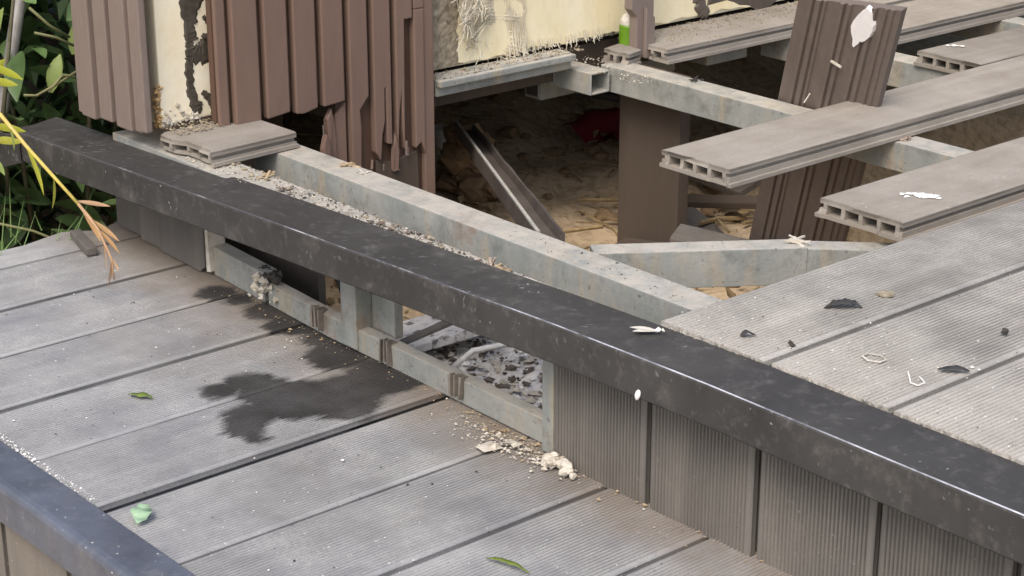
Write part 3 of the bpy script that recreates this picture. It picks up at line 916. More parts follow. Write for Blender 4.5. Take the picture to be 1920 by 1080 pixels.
# rough base-coat patch beside the cladding
mb = MB(); na, nb = 26, 60
for j in range(nb + 1):
    for i in range(na + 1):
        y = .488 + .085 * i / na; z = .010 + .36 * j / nb
        e = max(0, 1 - (i / na) ** 3 - .25 * abs(fbm(y * 40, z * 40)))
        mb.v.append((-.8448 + e * (.004 + .006 * abs(fbm(y * 30, z * 30, 3))) - .002 * (1 - e), y, z))
for j in range(nb):
    for i in range(na):
        a_ = j * (na + 1) + i; mb.f.append((a_, a_ + 1, a_ + na + 2, a_ + na + 1))
Wl('base_coat', mb, 'basecoat')
# fibreglass reinforcing mesh peeling off the render
mb = MB()
rr = random.Random(3)
def mp(u, v):     # u along y 0..1, v down 0..1
    y = .535 + .16 * u + .03 * v * (1 - u)
    z = .17 - .18 * v * (.72 + .28 * u)
    x = -.838 + .014 * math.sin(3 * v + 4 * u) * v + .010 * noise.noise(Vector((u * 4, v * 4, 0)))
    return Vector((x, y + .004 * noise.noise(Vector((u * 9, v * 9, 4))), z + .004 * noise.noise(Vector((u * 9, v * 9, 8)))))
for i in range(58):
    u = i / 57.0
    v0, v1 = rr.uniform(0, .25), 1 + rr.uniform(-.25, .12)
    pts = [mp(u + rr.uniform(-.006, .006), v0 + (v1 - v0) * t / 9) for t in range(10)]
    mb.tube(pts, .0008, 4)
for i in range(30):
    v = i / 29.0
    u0, u1 = rr.uniform(0, .2), rr.uniform(.6, 1.0)
    pts = [mp(u0 + (u1 - u0) * t / 9, v + rr.uniform(-.008, .008)) for t in range(10)]
    mb.tube(pts, .0008, 4)
for i in range(60):      # frayed loose threads
    u = rr.uniform(0, .5); v = rr.uniform(.3, 1)
    p = mp(u, v); d = Vector((rr.uniform(0, .02), rr.uniform(-.04, .01), rr.uniform(-.03, .01)))
    mb.tube([p, p + d * .5 + Vector((.004, 0, .004)), p + d], .0007, 4)
o = Wl('reinforcing_mesh', mb, 'mesh'); tag(o, 'frayed pale fibreglass mesh peeling from the render')
# fringe of threads along the foot of the render
mb = MB()
for i in range(70):
    y = .66 + .21 * i / 70 + rr.uniform(-.004, .004)
    if rr.random() < .25: continue
    z = .017 + rr.uniform(-.003, .003)
    mb.tube([(-.8425, y, z + .008), (-.8405, y + rr.uniform(-.002, .002), z - .004), (-.838, y + rr.uniform(-.004, .004), z - rr.uniform(.003, .015))], .0006, 4)
Wl('thread_fringe', mb, 'mesh')
mb = MB()
for i in range(34):
    mb.chunk((-.84 + R.uniform(-.002, .003), .70 + R.uniform(0, .19), .011 + R.uniform(-.004, .005)), R.uniform(.001, .0032))
Wl('torn_edge', mb, 'crumbdark')
# last cladding strip further along
mb = MB().prism([(.884, -.0205), (.922, -.0205), (.924, .4), (.872, .4), (.872, .062), (.884, .048)], 'x', -.800, -.782)
o = Wl('cladding_strip', mb, 'cladmauve', bevel=.002); tag(o, 'single narrow brown strip left standing on the far joist')
mb = MB().prism([(.898, -.0205), (.918, -.0205), (.918, .045), (.898, .064)], 'x', -.7815, -.774)
Wl('cladding_strip', mb, 'cladmauve', bevel=.0015)

# green bottle standing in the gap
mb = MB()
def lathe(mb, prof, cx, cy, n=20, mi=0):
    vs = []; k = len(prof)
    for (r, z) in prof:
        for j in range(n):
            a_ = 2 * math.pi * j / n
            vs.append((cx + r * math.cos(a_), cy + r * math.sin(a_), z))
    fs = [(i * n + j, i * n + (j + 1) % n, (i + 1) * n + (j + 1) % n, (i + 1) * n + j) for i in range(k - 1) for j in range(n)]
    fs += [tuple(range(n - 1, -1, -1)), tuple(range((k - 1) * n, k * n))]
    mb.add(vs, fs, mi)
gb = empty('green_bottle', (-.812, .893, -.020))
lathe(mb, [(.013, 0), (.0145, .001), (.0145, .049), (.0135, .051)], 0, 0)
build('body', mb, 'green', gb, smooth=False)
mb = MB(); lathe(mb, [(.0125, .0513), (.0125, .058), (.009, .066), (.005, .069)], 0, 0); build('cap', mb, 'cup', gb)
tag(gb, 'small green bottle with pale top, tucked behind the narrow brown strip', 'bottle')
# broken hollow scrap next to it
me = board_mesh('scrap_mesh', .052, .04, ridges=0, holes=2, seed=81, nseg=2, rough_end=.004)
o = link('broken_board_scrap', me, 'plank', None, (-.812, .838, .001), (0, math.radians(6), math.radians(14)))
tag(o, 'small broken piece of hollow board beside the green bottle', 'board')

# ================================================================== LEANING PANEL
lp = empty('leaning_panel', (-.582, .956, -.34))
A = Vector((-.6105, .9745, -.36)); TL = Vector((-.3860, .8210, .153)); TR = Vector((-.200, .819, .163))
vdir = (TL - A).normalized()
udir = (TR - TL).normalized()
ndir = udir.cross(vdir).normalized()
if ndir.y > 0: ndir = -ndir
Wd, Hd = .187, (TL - A).length
prof = [(0, 0)]
for (a_, b_, h_) in ((.0, .022, .0), (.022, .030, .0045), (.036, .045, .0045), (.049, .054, .003), (.060, .080, 0), (.080, .088, .0045), (.094, .101, .0045), (.104, .124, 0), (.124, .132, .0045), (.138, .146, .0045), (.150, .160, .0), (.160, .164, .003), (.170, .176, .003)):
    if h_:
        prof += [(a_ - .0015, 0), (a_ + .0005, h_), (b_ - .0005, h_), (b_ + .0015, 0)]
prof.append((Wd, 0))
sec = prof + [(Wd, -.012), (0, -.012)]
vs = []
nv = 6
for i in range(nv + 1):
    for (u, h) in sec:
        top_cut = 0
        vs.append(A + udir * u + vdir * (Hd * i / nv + top_cut) + ndir * h - lp.location)
k = len(sec)
fs = [(i * k + j, i * k + (j + 1) % k, (i + 1) * k + (j + 1) % k, (i + 1) * k + j) for i in range(nv) for j in range(k)]
fs += [tuple(range(k)), tuple(range(nv * k, (nv + 1) * k))]
build('panel', MB().add(vs, fs), 'leanpanel', lp)
tag(lp, 'dark brown grooved cladding panel tilted upright in the hole with a white foam patch', 'panel')
def onpanel(u, v, h=0.0):
    return A + udir * u + vdir * v + ndir * h - lp.location
def inv(P):
    d = Vector(P) - A; c_ = udir.dot(vdir); a_, b_ = d.dot(udir), d.dot(vdir); return (a_ - c_ * b_) / (1 - c_ * c_), (b_ - c_ * a_) / (1 - c_ * c_)
cu, cv = inv((-.271, .829, .127))
blobpts = [(0, .040), (.010, .034), (.013, .028), (.016, .018), (.020, .008), (.021, -.004), (.018, -.014), (.012, -.022), (.006, -.026), (.003, -.024), (.0, -.030), (-.007, -.038), (-.010, -.034), (-.012, -.022), (-.018, -.010), (-.021, .002), (-.019, .012), (-.014, .022), (-.008, .030)]
vs = []
for hh, sc in ((.0, 1.0), (.006, .94)):
    for (a_, b_) in blobpts: vs.append(onpanel(cu + a_ * sc, cv + b_ * sc, hh))
n = len(blobpts)
fs = [(i, (i + 1) % n, n + (i + 1) % n, n + i) for i in range(n)] + [tuple(range(n)), tuple(range(n, 2 * n))]
o = build('foam_patch', MB().add(vs, fs), 'white', lp); tag(o, 'white blob of hardened foam on the panel')
mb = MB(); mb.bar(onpanel(cu - .040, cv - .066, .007), onpanel(cu - .018, cv - .074, .008), .003, .003)
build('fixing', mb, 'crumbpale', lp)
mb = MB(); mb.bar(onpanel(cu - .066, cv - .135, .006), onpanel(cu - .069, cv - .15, .012), .0018, .0018)
build('fixing', mb, 'crumbpale', lp)

# ================================================================== UNDER THE DECK
# old plank from the dirt up to the near joist
p0 = Vector((-1.128, .80, -.205)); p1 = Vector((-.225, .200, -.050))
d = (p1 - p0).normalized(); sx = Vector((d.y, -d.x, 0)).normalized(); up = sx.cross(d)
if up.z < 0: up = -up
mb = MB(); vs = []
n = 12
for i in range(n + 1):
    t = i / n; p = p0 + (p1 - p0) * t
    wv = .003 * noise.noise(Vector((t * 6, 1, 0)))
    tw = .16 - .1 * t
    for (a_, h_) in ((-.019, -.004), (-.0195, .022), (-.015, .023), (-.012, .012), (.011, .010), (.014, .022), (.018, .0)):
        vs.append(p + sx * (a_ + wv) + up * (h_ + a_ * tw))
k = 7
fs = [(i * k + j, i * k + (j + 1) % k, (i + 1) * k + (j + 1) % k, (i + 1) * k + j) for i in range(n) for j in range(k)] + [tuple(range(k)), tuple(range(n * k, (n + 1) * k))]
o = empty('old_plank', p0)
pb = build('channel', MB().add(vs, fs), 'channel', o, jitter=.0008); pb.location = -p0
pe = MB(); pe.bar(p0 + sx * .0125 + up * .0235, p1 + sx * .0135 + up * .0235, .0045, .003)
pe = build('pale_edge', pe, 'galv', o); pe.location = -p0
cl = MB()
for k in range(40):
    t = R.random(); cl.stone((-1.125 + R.gauss(0, .030 * (1.3 - t)), .80 + R.gauss(0, .026 * (1.3 - t)), gz(-1.12, .8) + .01 + t * .115), R.uniform(.016, .034))
tag(build('dirt_clod', cl, 'clod', None), 'brown lump of earth under the tip of the grey batten', 'clod')
tag(o, 'old grey batten slanting up from the dirt in the hole', 'plank')
# cup, red cloth, hose
gzc = gz(-1.33, .90)
cp = MB(); lathe(cp, [(.012, 0), (.017, .055), (.0155, .055), (.0105, .004)], 0, 0, 16)
o = link('plastic_cup', cp.mesh('cup'), 'cup', None, (-1.345, .918, gzc - .002), (0.1, .05, 0)); tag(o, 'off-white plastic cup on the dirt beside the torn cladding', 'cup')
mb = MB(); n = 12
for j in range(n + 1):
    for i in range(n + 1):
        x = -1.34 + .20 * i / n; y = 1.22 + .14 * j / n
        mb.v.append((x, y, gz(x, y) + .012 + .02 * max(0, fbm(x * 14, y * 14, 2)) + .012 * math.sin(i * .9)))
for j in range(n):
    for i in range(n):
        mb.f.append((j * (n + 1) + i, j * (n + 1) + i + 1, (j + 1) * (n + 1) + i + 1, (j + 1) * (n + 1) + i))
o = link('red_cloth', mb.mesh('red_cloth'), 'red', None, smooth=True); tag(o, 'crumpled red cloth lying in the dark crawl space', 'cloth')
mb = MB(); pts = []; rad = []
for i in range(90):
    t = i / 89; x = -1.62 + .34 * t; y = 1.42 + .03 * math.sin(t * 5)
    pts.append((x, y, gz(x, y) + .026 + .03 * t)); rad.append(.020 + (.004 if (i // 2) % 2 else 0))
mb.tube(pts, rad, 10)
o = build('corrugated_hose', mb, 'hose', None); tag(o, 'grey corrugated hose in the dark under the wall', 'hose')
# slope of earth with torn sheeting and flat scraps
scr = [((-.80, 1.08, -.31), (.30, .035, .012), (.15, -.18, .2), 'post', 'broken grey board lying on dirt behind the upright post'),
       ((-.72, 1.00, -.345), (.22, .06, .010), (-.1, .1, -.35), 'darkboard', 'dark strip of board on dirt left of the tilted panel'),
       ((-.98, 1.24, -.32), (.26, .07, .014), (.2, .1, .1), 'oldwood', 'flat plank end half buried behind the long hollow board'),
       ((-.62, .86, -.31), (.30, .045, .012), (.10, -.12, .15), 'post', 'grey board scrap in the pit below the bent joist'),
       ((-.50, .93, -.30), (.34, .06, .012), (.1, .12, .5), 'darkboard', 'dark board scrap below the bent joist, nearer the deck'),
       ((-1.30, 1.32, -.24), (.5, .12, .015), (.1, .0, .3), 'darkboard', 'dark plank across the back of the crawl space'),
       ((-1.62, 1.2, -.26), (.5, .14, .015), (.1, .1, .6), 'leanpanel', 'dark red-brown board end at the back left of the crawl space')]
for (p, sz, rot, mt, lab) in scr:
    mb = MB().box((-sz[0] / 2, -sz[1] / 2, -sz[2] / 2), (sz[0] / 2, sz[1] / 2, sz[2] / 2))
    z = max(p[2], gz(p[0], p[1]) + .012)
    o = build('board_scrap', mb, mt, None, bevel=.002, loc=(p[0], p[1], z), rot=rot)
    tag(o, lab, 'board')
# leaf and twig litter on the dirt
mb = MB()
for k in range(260):
    x = R.uniform(-1.7, -.2); y = R.uniform(.25, 1.6); z = gz(x, y) + .004
    a_ = R.uniform(0, 6.28); l = R.uniform(.01, .06)
    mb.bar((x, y, z), (x + l * math.cos(a_), y + l * math.sin(a_), z + R.uniform(-.004, .012)), R.uniform(.001, .004), R.uniform(.001, .003))
for k in range(700):
    x = R.uniform(-1.7, -.2); y = R.uniform(.25, 1.6)
    mb.chunk((x, y, gz(x, y) + .002), R.uniform(.002, .009), .6)
for k in range(90):
    x = R.uniform(-1.5, -.3); y = R.uniform(.3, 1.35); z = gz(x, y) + .008
    a_ = R.uniform(0, 6.28); l = R.uniform(.05, .16)
    mb.tube([(x, y, z), (x + .5 * l * math.cos(a_), y + .5 * l * math.sin(a_), z + R.uniform(0, .02)), (x + l * math.cos(a_ + .3), y + l * math.sin(a_ + .3), z + R.uniform(0, .03))], R.uniform(.0012, .004), 5)
for k in range(220):
    x = R.uniform(-1.5, -.3); y = R.uniform(.3, 1.35); c = Vector((x, y, gz(x, y) + .006))
    mt_ = Matrix.Rotation(R.uniform(0, 6.28), 3, 'Z') @ Matrix.Rotation(R.uniform(-.6, .6), 3, 'X')
    l = R.uniform(.015, .04)
    mb.add([c, c + mt_ @ Vector((l * .28, l * .5, .004)), c + mt_ @ Vector((0, l, .006)), c + mt_ @ Vector((-l * .28, l * .5, .008))], [(0, 1, 2, 3)])
st_ = MB()
for k in range(130):
    x = R.uniform(-1.5, -.3); y = R.uniform(.28, 1.4)
    st_.stone((x, y, gz(x, y) + .004), R.uniform(.006, .022), .6)
tag(build('clods', st_, 'clod', None), 'clods and stones lying on the dirt in the hole', 'stones', kind='stuff')
o = build('dirt_litter', mb, 'litter', None); tag(o, 'twigs and crumbs littering the dirt in the hole', 'litter', kind='stuff')
# ashy rubble behind the base rail
mb = MB(); nx_, ny_ = 70, 40
for j in range(ny_ + 1):
    for i in range(nx_ + 1):
        x = -.56 + .58 * i / nx_; y = .062 + .34 * j / ny_
        z = -.262 + .016 * fbm(x * 9, y * 9, 1) + .010 * fbm(x * 30, y * 30, 2) + .005 * fbm(x * 80, y * 80)
        z += -.10 * max(0, (y - .33) / .07) ** 2
        mb.v.append((x, y, z))
for j in range(ny_):
    for i in range(nx_):
        a_ = j * (nx_ + 1) + i; mb.f.append((a_, a_ + 1, a_ + nx_ + 2, a_ + nx_ + 1))
def rz(x, y): return -.262 + .016 * fbm(x * 9, y * 9, 1) + .010 * fbm(x * 30, y * 30, 2)
rmb = {'crumbpale': MB(), 'adhgrey': MB(), 'crumbdark': MB(), 'crumbwhite': MB()}
for k in range(1500):
    x, y = R.uniform(-.55, .0), R.uniform(.07, .33)
    m_ = R.choice(['crumbpale', 'crumbpale', 'adhgrey', 'crumbdark', 'crumbwhite'])
    rmb[m_].chunk((x, y, rz(x, y) + .003), R.uniform(.002, .009) * {'crumbwhite': .7, 'crumbdark': .4}.get(m_, 1), .6)
for m_, q_ in rmb.items():
    tag(build('rubble_bits', q_, m_, None), {'crumbpale': 'pale lumps', 'adhgrey': 'grey-brown lumps', 'crumbdark': 'charred black bits', 'crumbwhite': 'white flakes'}[m_] + ' in the rubble heap under the trim', 'rubble', kind='stuff')
o = link('rubble', mb.mesh('rubble'), 'rubble', None); tag(o, 'heap of pale ashy rubble seen through the gap under the trim', 'rubble', kind='stuff')
mb = MB()
mb.box((-.055, -.10, -.006), (.055, .10, .006))
o = build('board_scrap', mb, 'rubble', None, bevel=.002, loc=(-.482, .195, -.236), rot=(.1, -.1, -.25)); tag(o, 'pale flat board on the ashy rubble beside the streaked stud', 'board')
mb = MB(); mb.bar((-.455, .10, -.238), (-.47, .36, -.215), .014, .016)
o = build('batten', mb, 'darkboard', None, bevel=.002); tag(o, 'dark thin batten across the ashy rubble', 'batten')
mb = MB(); mb.tube([(-.36, .15, -.236), (-.375, .20, -.228), (-.36, .25, -.226), (-.32, .28, -.234)], .004, 6)
o = build('cord', mb, 'crumbwhite', None, smooth=True); tag(o, 'curved white cord lying on the ashy rubble', 'cord')
mb = MB(); mb.tube([(-.555, .10, -.09), (-.552, .11, -.15), (-.535, .12, -.20), (-.49, .13, -.235)], .003, 6)
o = build('black_cable', mb, 'crumbdark', None, smooth=True); tag(o, 'thin black cable hanging behind the base rail', 'cable')
mb = MB().box((-.86, .13, -.36), (-.62, .142, -.09))
o = build('backing_board', mb, 'darkboard', None, bevel=.002); tag(o, 'dark upright board inside the gap at the far end of the riser', 'board')
mb = MB().box((-.66, .20, -.36), (-.55, .212, -.11))
o = build('backing_board', mb, 'post', None, bevel=.002); tag(o, 'grey upright board behind the black cable', 'board')

# ================================================================== SMALL THINGS
def leaf_mesh(name, L, W, curl=.15, fold=.2, n=6, tipbend=0.0, blunt=1.0):
    mb = MB(); 
    for i in range(n + 1):
        t = i / n
        hw = W / 2 * (math.sin(math.pi * min(1, t ** blunt * .97 + .02))) ** .8
        z = curl * L * (4 * t * (1 - t)) * .5 - tipbend * L * t * t
        for (s1) in (-1, 0, 1):
            mb.v.append((s1 * hw, L * t, z + (fold * hw if s1 else 0)))
    for i in range(n):
        for j in range(2):
            a_ = i * 3 + j; mb.f.append((a_, a_ + 1, a_ + 4, a_ + 3))
    return mb.mesh(name)
def fallen(name, L, W, p, yaw, mt, label, cat='leaf', tilt=(0, 0), curl=.15, fold=.2, thick=False):
    me = leaf_mesh(name + '_mesh', L, W, curl, fold, n=12)
    for v in me.vertices:
        q_ = v.co * 160
        v.co += Vector((noise.noise(q_ + Vector((p[0] * 50, 0, 0))) * W * .16, 0, noise.noise(q_ + Vector((0, 9, p[1] * 50))) * W * .22))
    o = link(name, me, mt, None, p, (tilt[0], tilt[1], yaw), smooth=True)
    md = o.modifiers.new('thick', 'SOLIDIFY'); md.thickness = .0006
    return tag(o, label, cat)
fallen('fallen_leaf', .034, .010, (-.452, -.262, LOW + .002), math.radians(-62), 'leafbright', 'narrow yellow-green leaf lying on the lower deck left of the stain')
fallen('fallen_leaf', .030, .021, (-.152, -.424, LOW + .003), math.radians(45), 'leafpale', 'pale mint green leaf caught against the blue grey nosing', tilt=(.25, .15))
fallen('fallen_leaf', .052, .006, (.132, -.200, LOW + .002), math.radians(-76), 'leafbright', 'thin grass-like leaf at the bottom edge of the lower deck')
fallen('dry_leaf', .040, .015, (.219, .186, .0095), math.radians(-38), 'leafdry', 'largest curled black dry leaf on the first ribbed deck board', curl=.16, fold=.3)
fallen('dry_leaf', .030, .009, (.401, .139, .0095), math.radians(-50), 'leafdry', 'long dark dry leaf on the seam of the deck at the right', curl=.12, fold=.3)
fallen('dry_leaf', .016, .010, (.218, .060, .0095), math.radians(-30), 'leafdry', 'small dark curled leaf near the black trim on the first ribbed board', curl=.16, fold=.3)
for (p, r_, lab) in (((.268, .079, .0105), .0045, 'tiny dark pellet at the seam between the first two ribbed boards'), ((.389, .263, .0125), .006, 'small grey pebble at the far right of the ribbed deck')):
    mb = MB(); mb.chunk(p, r_, 1); tag(build('pellet', mb, 'crumbdark', None), lab, 'pellet')
mb = MB(); mb.prism([(.228, .258), (.240, .256), (.246, .266), (.240, .274), (.231, .27)], 'z', .0080, .0100)
tag(build('pale_flake', mb, 'basecoat', None), 'small pale flake of render on the first ribbed board', 'flake')
# clear plastic spacers
mb = MB()
cx, cy = .342, .116
q = [(cx + .0125 * math.cos(a_ + .6), cy + .010 * math.sin(a_ + .6), .0090) for a_ in [i * math.pi / 3 for i in range(6)]]
for i in range(6): mb.bar(q[i], q[(i + 1) % 6], .0011, .0010)
tag(build('plastic_ring', mb, 'crumbpale', None, jitter=.0004), 'small white plastic ring on the ribbed deck', 'ring')
mb = MB(); q = [(.386, .113, .0090), (.404, .094, .0090), (.413, .094, .0090), (.413, .104, .0090), (.400, .112, .0090)]
for i in range(4): mb.bar(q[i], q[i + 1], .0012, .0010)
tag(build('plastic_hook', mb, 'crumbwhite', None), 'bent white plastic hook on the ribbed deck beside the ring', 'hook')
# pale winged seed on the trim
ws = empty('winged_seed', (.150, .012, sag(.15) + .003))
for (yaw_, L_n) in ((118, .030), (140, .026)):
    me = leaf_mesh('wing_mesh%d' % yaw_, L_n, .009, .05, .1)
    o = link('wing', me, 'crumbpale', ws, (0, 0, .001), (0, 0, math.radians(yaw_)), smooth=True)
mb = MB(); mb.chunk((0, 0, .002), .004); mb.chunk((.005, .003, .002), .003); build('seed', mb, 'crumbwhite', ws)
tag(ws, 'pale winged seed resting on the black trim near the broken deck edge', 'seed')
# droppings
def dropping(pts, r_, zf, label, mt='drop'):
    mb = MB()
    for (x, y, s_) in pts:
        for k in range(4): mb.chunk((x + R.uniform(-r_, r_), y + R.uniform(-r_, r_), zf), r_ * s_, .25)
    return tag(build('dropping', mb, mt, None), label, 'dropping')
dropping([(.020, .570, 1), (.030, .578, 1.1), (.038, .583, 1.2), (.046, .588, .9), (.055, .590, .6)], .006, .0045, 'white splat on the hollow board nearest the ribbed deck')
dropping([(-.442, 1.262, 1), (-.435, 1.268, 1), (-.428, 1.272, .9)], .004, .0045, 'white splat on the short hollow board at the top right')
mb = MB()
lathe(mb, [(.0004, -.0062), (.0024, -.0045), (.0036, -.001), (.0032, .003), (.002, .005), (.0004, .006)], .182, -.0460, 12)
for i_, v_ in enumerate(mb.v): mb.v[i_] = (v_[0] + v_[2] * .25, -.0460 + (v_[1] + .0460) * .5, -.037 + v_[2])
tag(build('dropping', mb, 'white', None, smooth=True), 'white drip on the lower lip of the black trim', 'dropping')
# foam clumps on the step
mb = MB()
for (x, y, r_) in ((.012, -.010, .011), (.022, -.016, .009), (.040, -.014, .011), (.048, -.018, .008), (.030, -.008, .008), (.020, -.004, .007)):
    for k in range(7): mb.stone((x + R.gauss(0, r_ * .4), y + R.gauss(0, r_ * .4), LOW + r_ * .5 + R.uniform(0, r_ * .7)), r_ * .55)
tag(build('foam_clump', mb, 'crumbpale', None), 'crumbly pale foam clump at the foot of the first ribbed fascia board', 'foam')
for i, (p, r_, lab) in enumerate((((-.058, -.036, LOW + .004), .012, 'pale chip on the step in front of the base rail end'), ((-.048, -.014, LOW + .005), .011, 'pale chip against the foot of the base rail end'))):
    mb = MB(); mb.chunk(p, r_, .35); mb.chunk((p[0] + .004, p[1] + .003, p[2]), r_ * .7, .4)
    tag(build('pale_chip', mb, 'crumbpale', None), lab, 'chip')
# small plank chip under the bush
mb = MB(); mb.bar((-1.005, -.030, LOW + .010), (-.920, -.050, LOW + .008), .016, .012)
tag(build('wood_chip', mb, 'darkboard', None, bevel=.002), 'dark stick of board lying on the far corner of the lower deck', 'stick')

# scattered grit
def scatter(name, n, fn, sizes, mt, label, flat=.6, rnd=R):
    mb = MB()
    for k in range(n):
        p = fn(); mb.chunk(p, (sizes[0] + (sizes[1] - sizes[0]) * rnd.random() ** 2.2) * .62 * (1.8 if rnd.random() < .05 else 1), flat)
    return tag(build(name, mb, mt, None), label, 'grit', kind='stuff')
scatter('white_grit', 240, lambda: (R.uniform(-1.0, .5), R.uniform(-.42, .02), LOW + .001), (.0008, .0024), 'crumbwhite', 'white specks scattered over the lower deck')
scatter('dark_grit', 240, lambda: (R.uniform(-1.0, .5), R.uniform(-.42, .02), LOW + .001), (.0008, .0028), 'crumbdark', 'dark specks scattered over the lower deck')
scatter('tan_grit', 420, lambda: (lambda x: (x, fy(min(0, x)) - .004 - abs(R.gauss(0, .016)), LOW + .002))(R.uniform(-.70, .32) if R.random() < .55 else R.gauss(-.06, .05)), (.0010, .0036), 'crumbtan', 'brown litter along the foot of the riser')
scatter('corner_litter', 260, lambda: (R.gauss(-.05, .045), -.002 - abs(R.gauss(0, .018)), LOW + .003), (.0012, .0045), 'crumbpale', 'pale chips heaped at the end of the base rail')
scatter('deck_grit', 420, lambda: (R.uniform(.13, 1.0), .036 + abs(R.gauss(0, .12)), .0085), (.0006, .0020), 'crumbwhite', 'pale grit spilt over the ribbed upper deck')
scatter('deck_dark_grit', 160, lambda: (R.uniform(.13, 1.0), .036 + abs(R.gauss(0, .16)), .0085), (.0006, .0019), 'crumbdark', 'dark grit spilt over the ribbed upper deck')
scatter('rim_lumps', 120, lambda: (R.uniform(-.72, .05), R.uniform(.034, .072), -.0215), (.002, .0095), 'basecoat', 'larger pale lumps on the tube behind the black trim', .5)
scatter('rim_dark_lumps', 70, lambda: (R.gauss(-.30, .13), R.uniform(.034, .070), -.0205), (.003, .0085), 'adhgrey', 'grey-brown lumps on the tube behind the black trim', .5)
scatter('rim_dust', 2200, lambda: (R.uniform(-.80, .12), R.uniform(.022, .072), -.0225), (.0008, .0026), 'crumbpale', 'pale dust and chips on the tube behind the black trim', .5)
scatter('rim_chips', 520, lambda: (R.uniform(-.55, -.12) if R.random() < .7 else R.uniform(-.8, .1), R.uniform(.03, .070), -.0220), (.0010, .0034), 'crumbdark', 'black chips on the tube behind the black trim', .5)
scatter('joist_chips', 60, lambda: (R.uniform(-.25, .10), R.uniform(.138, .180), -.0220), (.0008, .0026), 'crumbdark', 'dark flecks on the near joist', .5)
scatter('wall_crumbs', 1500, lambda: (-.845 + abs(R.gauss(0, .04)), R.uniform(.93, 1.7), .003), (.0010, .0036), 'basecoat', 'pale plaster crumbs along the foot of the bare wall', .8)
scatter('mesh_crumbs', 260, lambda: (-.842 + R.uniform(0, .035), R.uniform(.49, .80), .005), (.0012, .0045), 'basecoat', 'pale plaster crumbs below the frayed mesh', .8)
scatter('tube_crumbs', 160, lambda: (R.uniform(-.90, -.66), R.uniform(.776, .866), -.0235), (.0012, .0040), 'crumbpale', 'pale crumbs on the cut tubes by the wall', .8)
scatter('stub_crumbs', 200, lambda: (R.uniform(-.848, -.80), R.uniform(.035, .11), .004), (.0012, .0042), 'basecoat', 'pale crumbs on the splintered stub', .8)
scatter('nosing_grit', 260, lambda: (R.uniform(-.5, -.23), -.432 + R.uniform(-.003, .006), LOW + .002), (.0010, .0026), 'crumbwhite', 'line of white grit along the nosing', .5)

# ================================================================== PLANTS
pm = MB(); pm.tube([(-1.30, -.080, -.37), (-1.30, .018, -.046), (-1.30, .060, .107), (-1.30, .19, .55)], .0105, 12)
tag(build('metal_pole', pm, 'pole', None, smooth=True), 'dull grey metal pole slanting up among the leaves', 'pole')
sh = tag(empty('broadleaf_bush', (-1.5, .1, -.37)), 'dark green broad-leaved bush beyond the wall end', 'bush')
lm = {}
for mt in ('leafdark', 'leafmid', 'leafbright'):
    lm[mt] = [leaf_mesh('bush_%s%d' % (mt, i), l_, w_, .12, .25, tipbend=.15) for i, (l_, w_) in enumerate(((.075, .034), (.06, .024), (.09, .036)))]
rp = random.Random(11)
base = Vector((-1.5, .1, -.37))
cnt = 0
stems = []
for k in range(16):
    p = Vector((rp.uniform(-1.5, -1.18), rp.uniform(-.22, .24), -.37))
    q = p + Vector((rp.uniform(-.1, .15), rp.uniform(-.12, .12), rp.uniform(.35, .8)))
    mid = (p + q) / 2 + Vector((rp.uniform(-.05, .05), rp.uniform(-.05, .05), 0))
    mb = MB(); mb.tube([p - base, mid - base, q - base], [.005, .004, .002], 5)
    build('stem', mb, 'dullstem', sh, smooth=True)
    stems.append((p, mid, q))
while cnt < 290:
    p, mid, q = rp.choice(stems)
    t = rp.uniform(.08, 1)
    c = (p.lerp(mid, t * 2) if t < .5 else mid.lerp(q, t * 2 - 1)) + Vector((rp.gauss(0, .05), rp.gauss(0, .05), rp.gauss(0, .04)))
    if c.x > -1.16 and not (c.z < -.19): continue
    if c.x > -1.06: continue
    mt = 'leafdark' if rp.random() < .72 else 'leafmid'
    o = link('leaf', rp.choice(lm[mt]), mt, sh, c - base, (rp.uniform(-1.2, .6), rp.uniform(-.8, .8), rp.uniform(0, 6.28)), smooth=True)
    cnt += 1
for (p, rot, mi_) in (((-1.20, .050, -.018), (1.35, .2, .75), 1), ((-1.20, .085, .088), (.5, .9, 1.2), 2), ((-1.18, -.045, .07), (1.3, 0, .3), 1), ((-1.22, .10, .03), (1.5, .3, 1.0), 1)):
    o = link('leaf', lm['leafbright' if mi_ == 1 else 'leafmid'][1], 'leafbright', sh, Vector(p) - base, rot, smooth=True)
for pts in ([(-1.15, .001, .128), (-1.15, .03, .098), (-1.15, .062, .075)], [(-1.15, .006, .090), (-1.15, .04, .078), (-1.15, .07, .06)],
            [(-1.15, -.02, .0), (-1.15, .0, -.004), (-1.15, .03, .006), (-1.15, .07, .022)], [(-1.15, .02, -.002), (-1.15, .045, .02), (-1.15, .07, .012)],
            [(-1.16, -.10, -.18), (-1.12, -.04, -.20), (-1.08, .02, -.235)]):
    mb = MB(); mb.tube([Vector(p) - base for p in pts], .0022, 5); build('stem', mb, 'stem', sh, smooth=True)
mb = MB()          # further leaves that read as one dark mass
for k in range(6500):
    c = Vector((rp.uniform(-1.9, -1.36), rp.uniform(-.6, .55), rp.uniform(-.38, .6)))
    a_ = Matrix.Rotation(rp.uniform(0, 6.28), 3, 'Z') @ Matrix.Rotation(rp.uniform(-1.2, 1.2), 3, 'X')
    l_ = rp.uniform(.04, .09); w_ = l_ * .22
    if c.y > .28 and c.z < .0: continue
    mb.add([c, c + a_ @ Vector((w_, l_ * .5, .008)), c + a_ @ Vector((0, l_, 0)), c + a_ @ Vector((-w_, l_ * .5, .008))], [(0, 1, 2, 3)])
tag(link('background_foliage', mb.mesh('background_foliage'), 'leafdark', None), 'dark mass of leaves behind the bush and pole', 'foliage', kind='stuff')
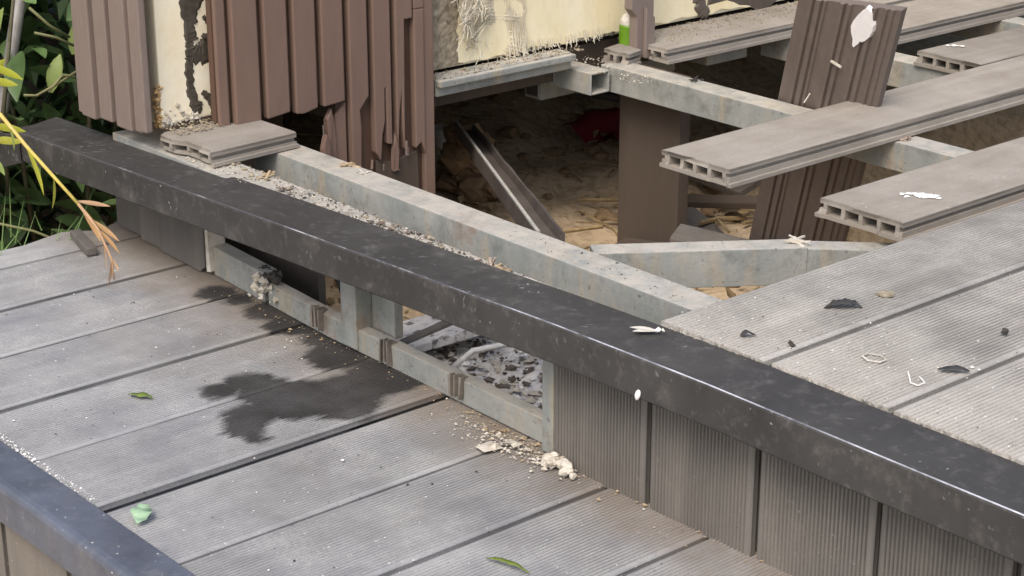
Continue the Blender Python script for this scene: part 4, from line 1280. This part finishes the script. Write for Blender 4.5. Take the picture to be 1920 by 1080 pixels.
# low weeds at the deck corner
mb = MB()
for k in range(36):
    x, y = rp.uniform(-1.16, -1.0), rp.uniform(-.25, .02)
    h_ = rp.uniform(.03, .09)
    p = Vector((x, y, LOW - .03)); q = p + Vector((rp.uniform(-.03, .04), rp.uniform(-.04, .04), h_))
    mb.add([p + Vector((-.0015, 0, 0)), p + Vector((.0015, .001, 0)), q], [(0, 1, 2)])
tag(link('weeds', mb.mesh('weeds'), 'leafmid', None), 'fine green weeds at the far corner of the lower deck', 'grass', kind='stuff')

# hanging twig in front
tw = tag(empty('hanging_twig', (-.34, -.39, .13)), 'drooping twig with narrow leaves turning from yellow-green to dry tan', 'twig')
tb = Vector((-.34, -.39, .13))
path = [Vector((-.47, -.45, .235)), Vector((-.396, -.415, .195)), Vector((-.372, -.402, .165)), Vector((-.343, -.388, .135)), Vector((-.318, -.375, .108)), Vector((-.298, -.365, .083)), Vector((-.280, -.362, .055)), Vector((-.273, -.364, .033))]
mb = MB(); mb.tube([p - tb for p in path[:5]], [.0024, .0022, .002, .0019, .0017], 6); build('stem', mb, 'stemyel', tw, smooth=True)
mb = MB(); mb.tube([p - tb for p in path[4:]], [.0017, .0016, .0013, .0007], 6); build('stem', mb, 'leaftan', tw, smooth=True)
def twleaf(p, q, W, mt):
    p = Vector(p); q = Vector(q); d = q - p; L_n = d.length
    me = leaf_mesh('twig_leaf', L_n, W, .04, .3, n=5)
    o = link('leaf', me, mt, tw, p - tb, None, smooth=True)
    o.rotation_euler = d.to_track_quat('Y', 'X').to_euler()
cr, cu_ = _r, _u
def off(p, a_, b_): return Vector(p) + cr * a_ + cu_ * b_
s_ = 2.0 / 3602.38
for (i, f, dx, dy, W, mt) in ((1, .3, 12, -50, .008, 'leafbright'), (2, .0, 35, -95, .009, 'leafyellow'), (3, .0, -2, -62, .009, 'leafyellow'), (3, .2, 45, -50, .003, 'leafyellow'), (3, .9, 65, -10, .005, 'leaftan'),
                           (4, .1, 38, -66, .009, 'leaftan'), (4, .6, 55, -42, .006, 'leaftan'), (5, .0, 40, -45, .005, 'leaftan'), (5, .3, 8, -62, .006, 'leaftan'), (6, 0, 14, -25, .004, 'leaftan'), (6, 0, -6, -50, .006, 'leaftan')):
    p = path[i].lerp(path[i + 1], f)
    twleaf(p, off(p, dx * s_, dy * s_), W, mt)
for (x, y, dx, dy, mt) in ((-20, 235, 70, -12, 'leafyellow'), (-20, 262, 65, -5, 'leafyellow'), (-20, 290, 30, -40, 'leafbright'), (-15, 140, 25, 30, 'leafyellow'), (-25, 120, 70, -30, 'leafyellow'), (-25, 150, 60, -10, 'leafyellow')):
    d_ = _f + _r * ((x - 960) / 3602.38) - _u * ((y - 540) / 3602.38)
    p = Vector((1.42308, -1.27125, .7198)) + d_ * 2.05
    twleaf(p, off(p, dx * s_, dy * s_), .009, mt)
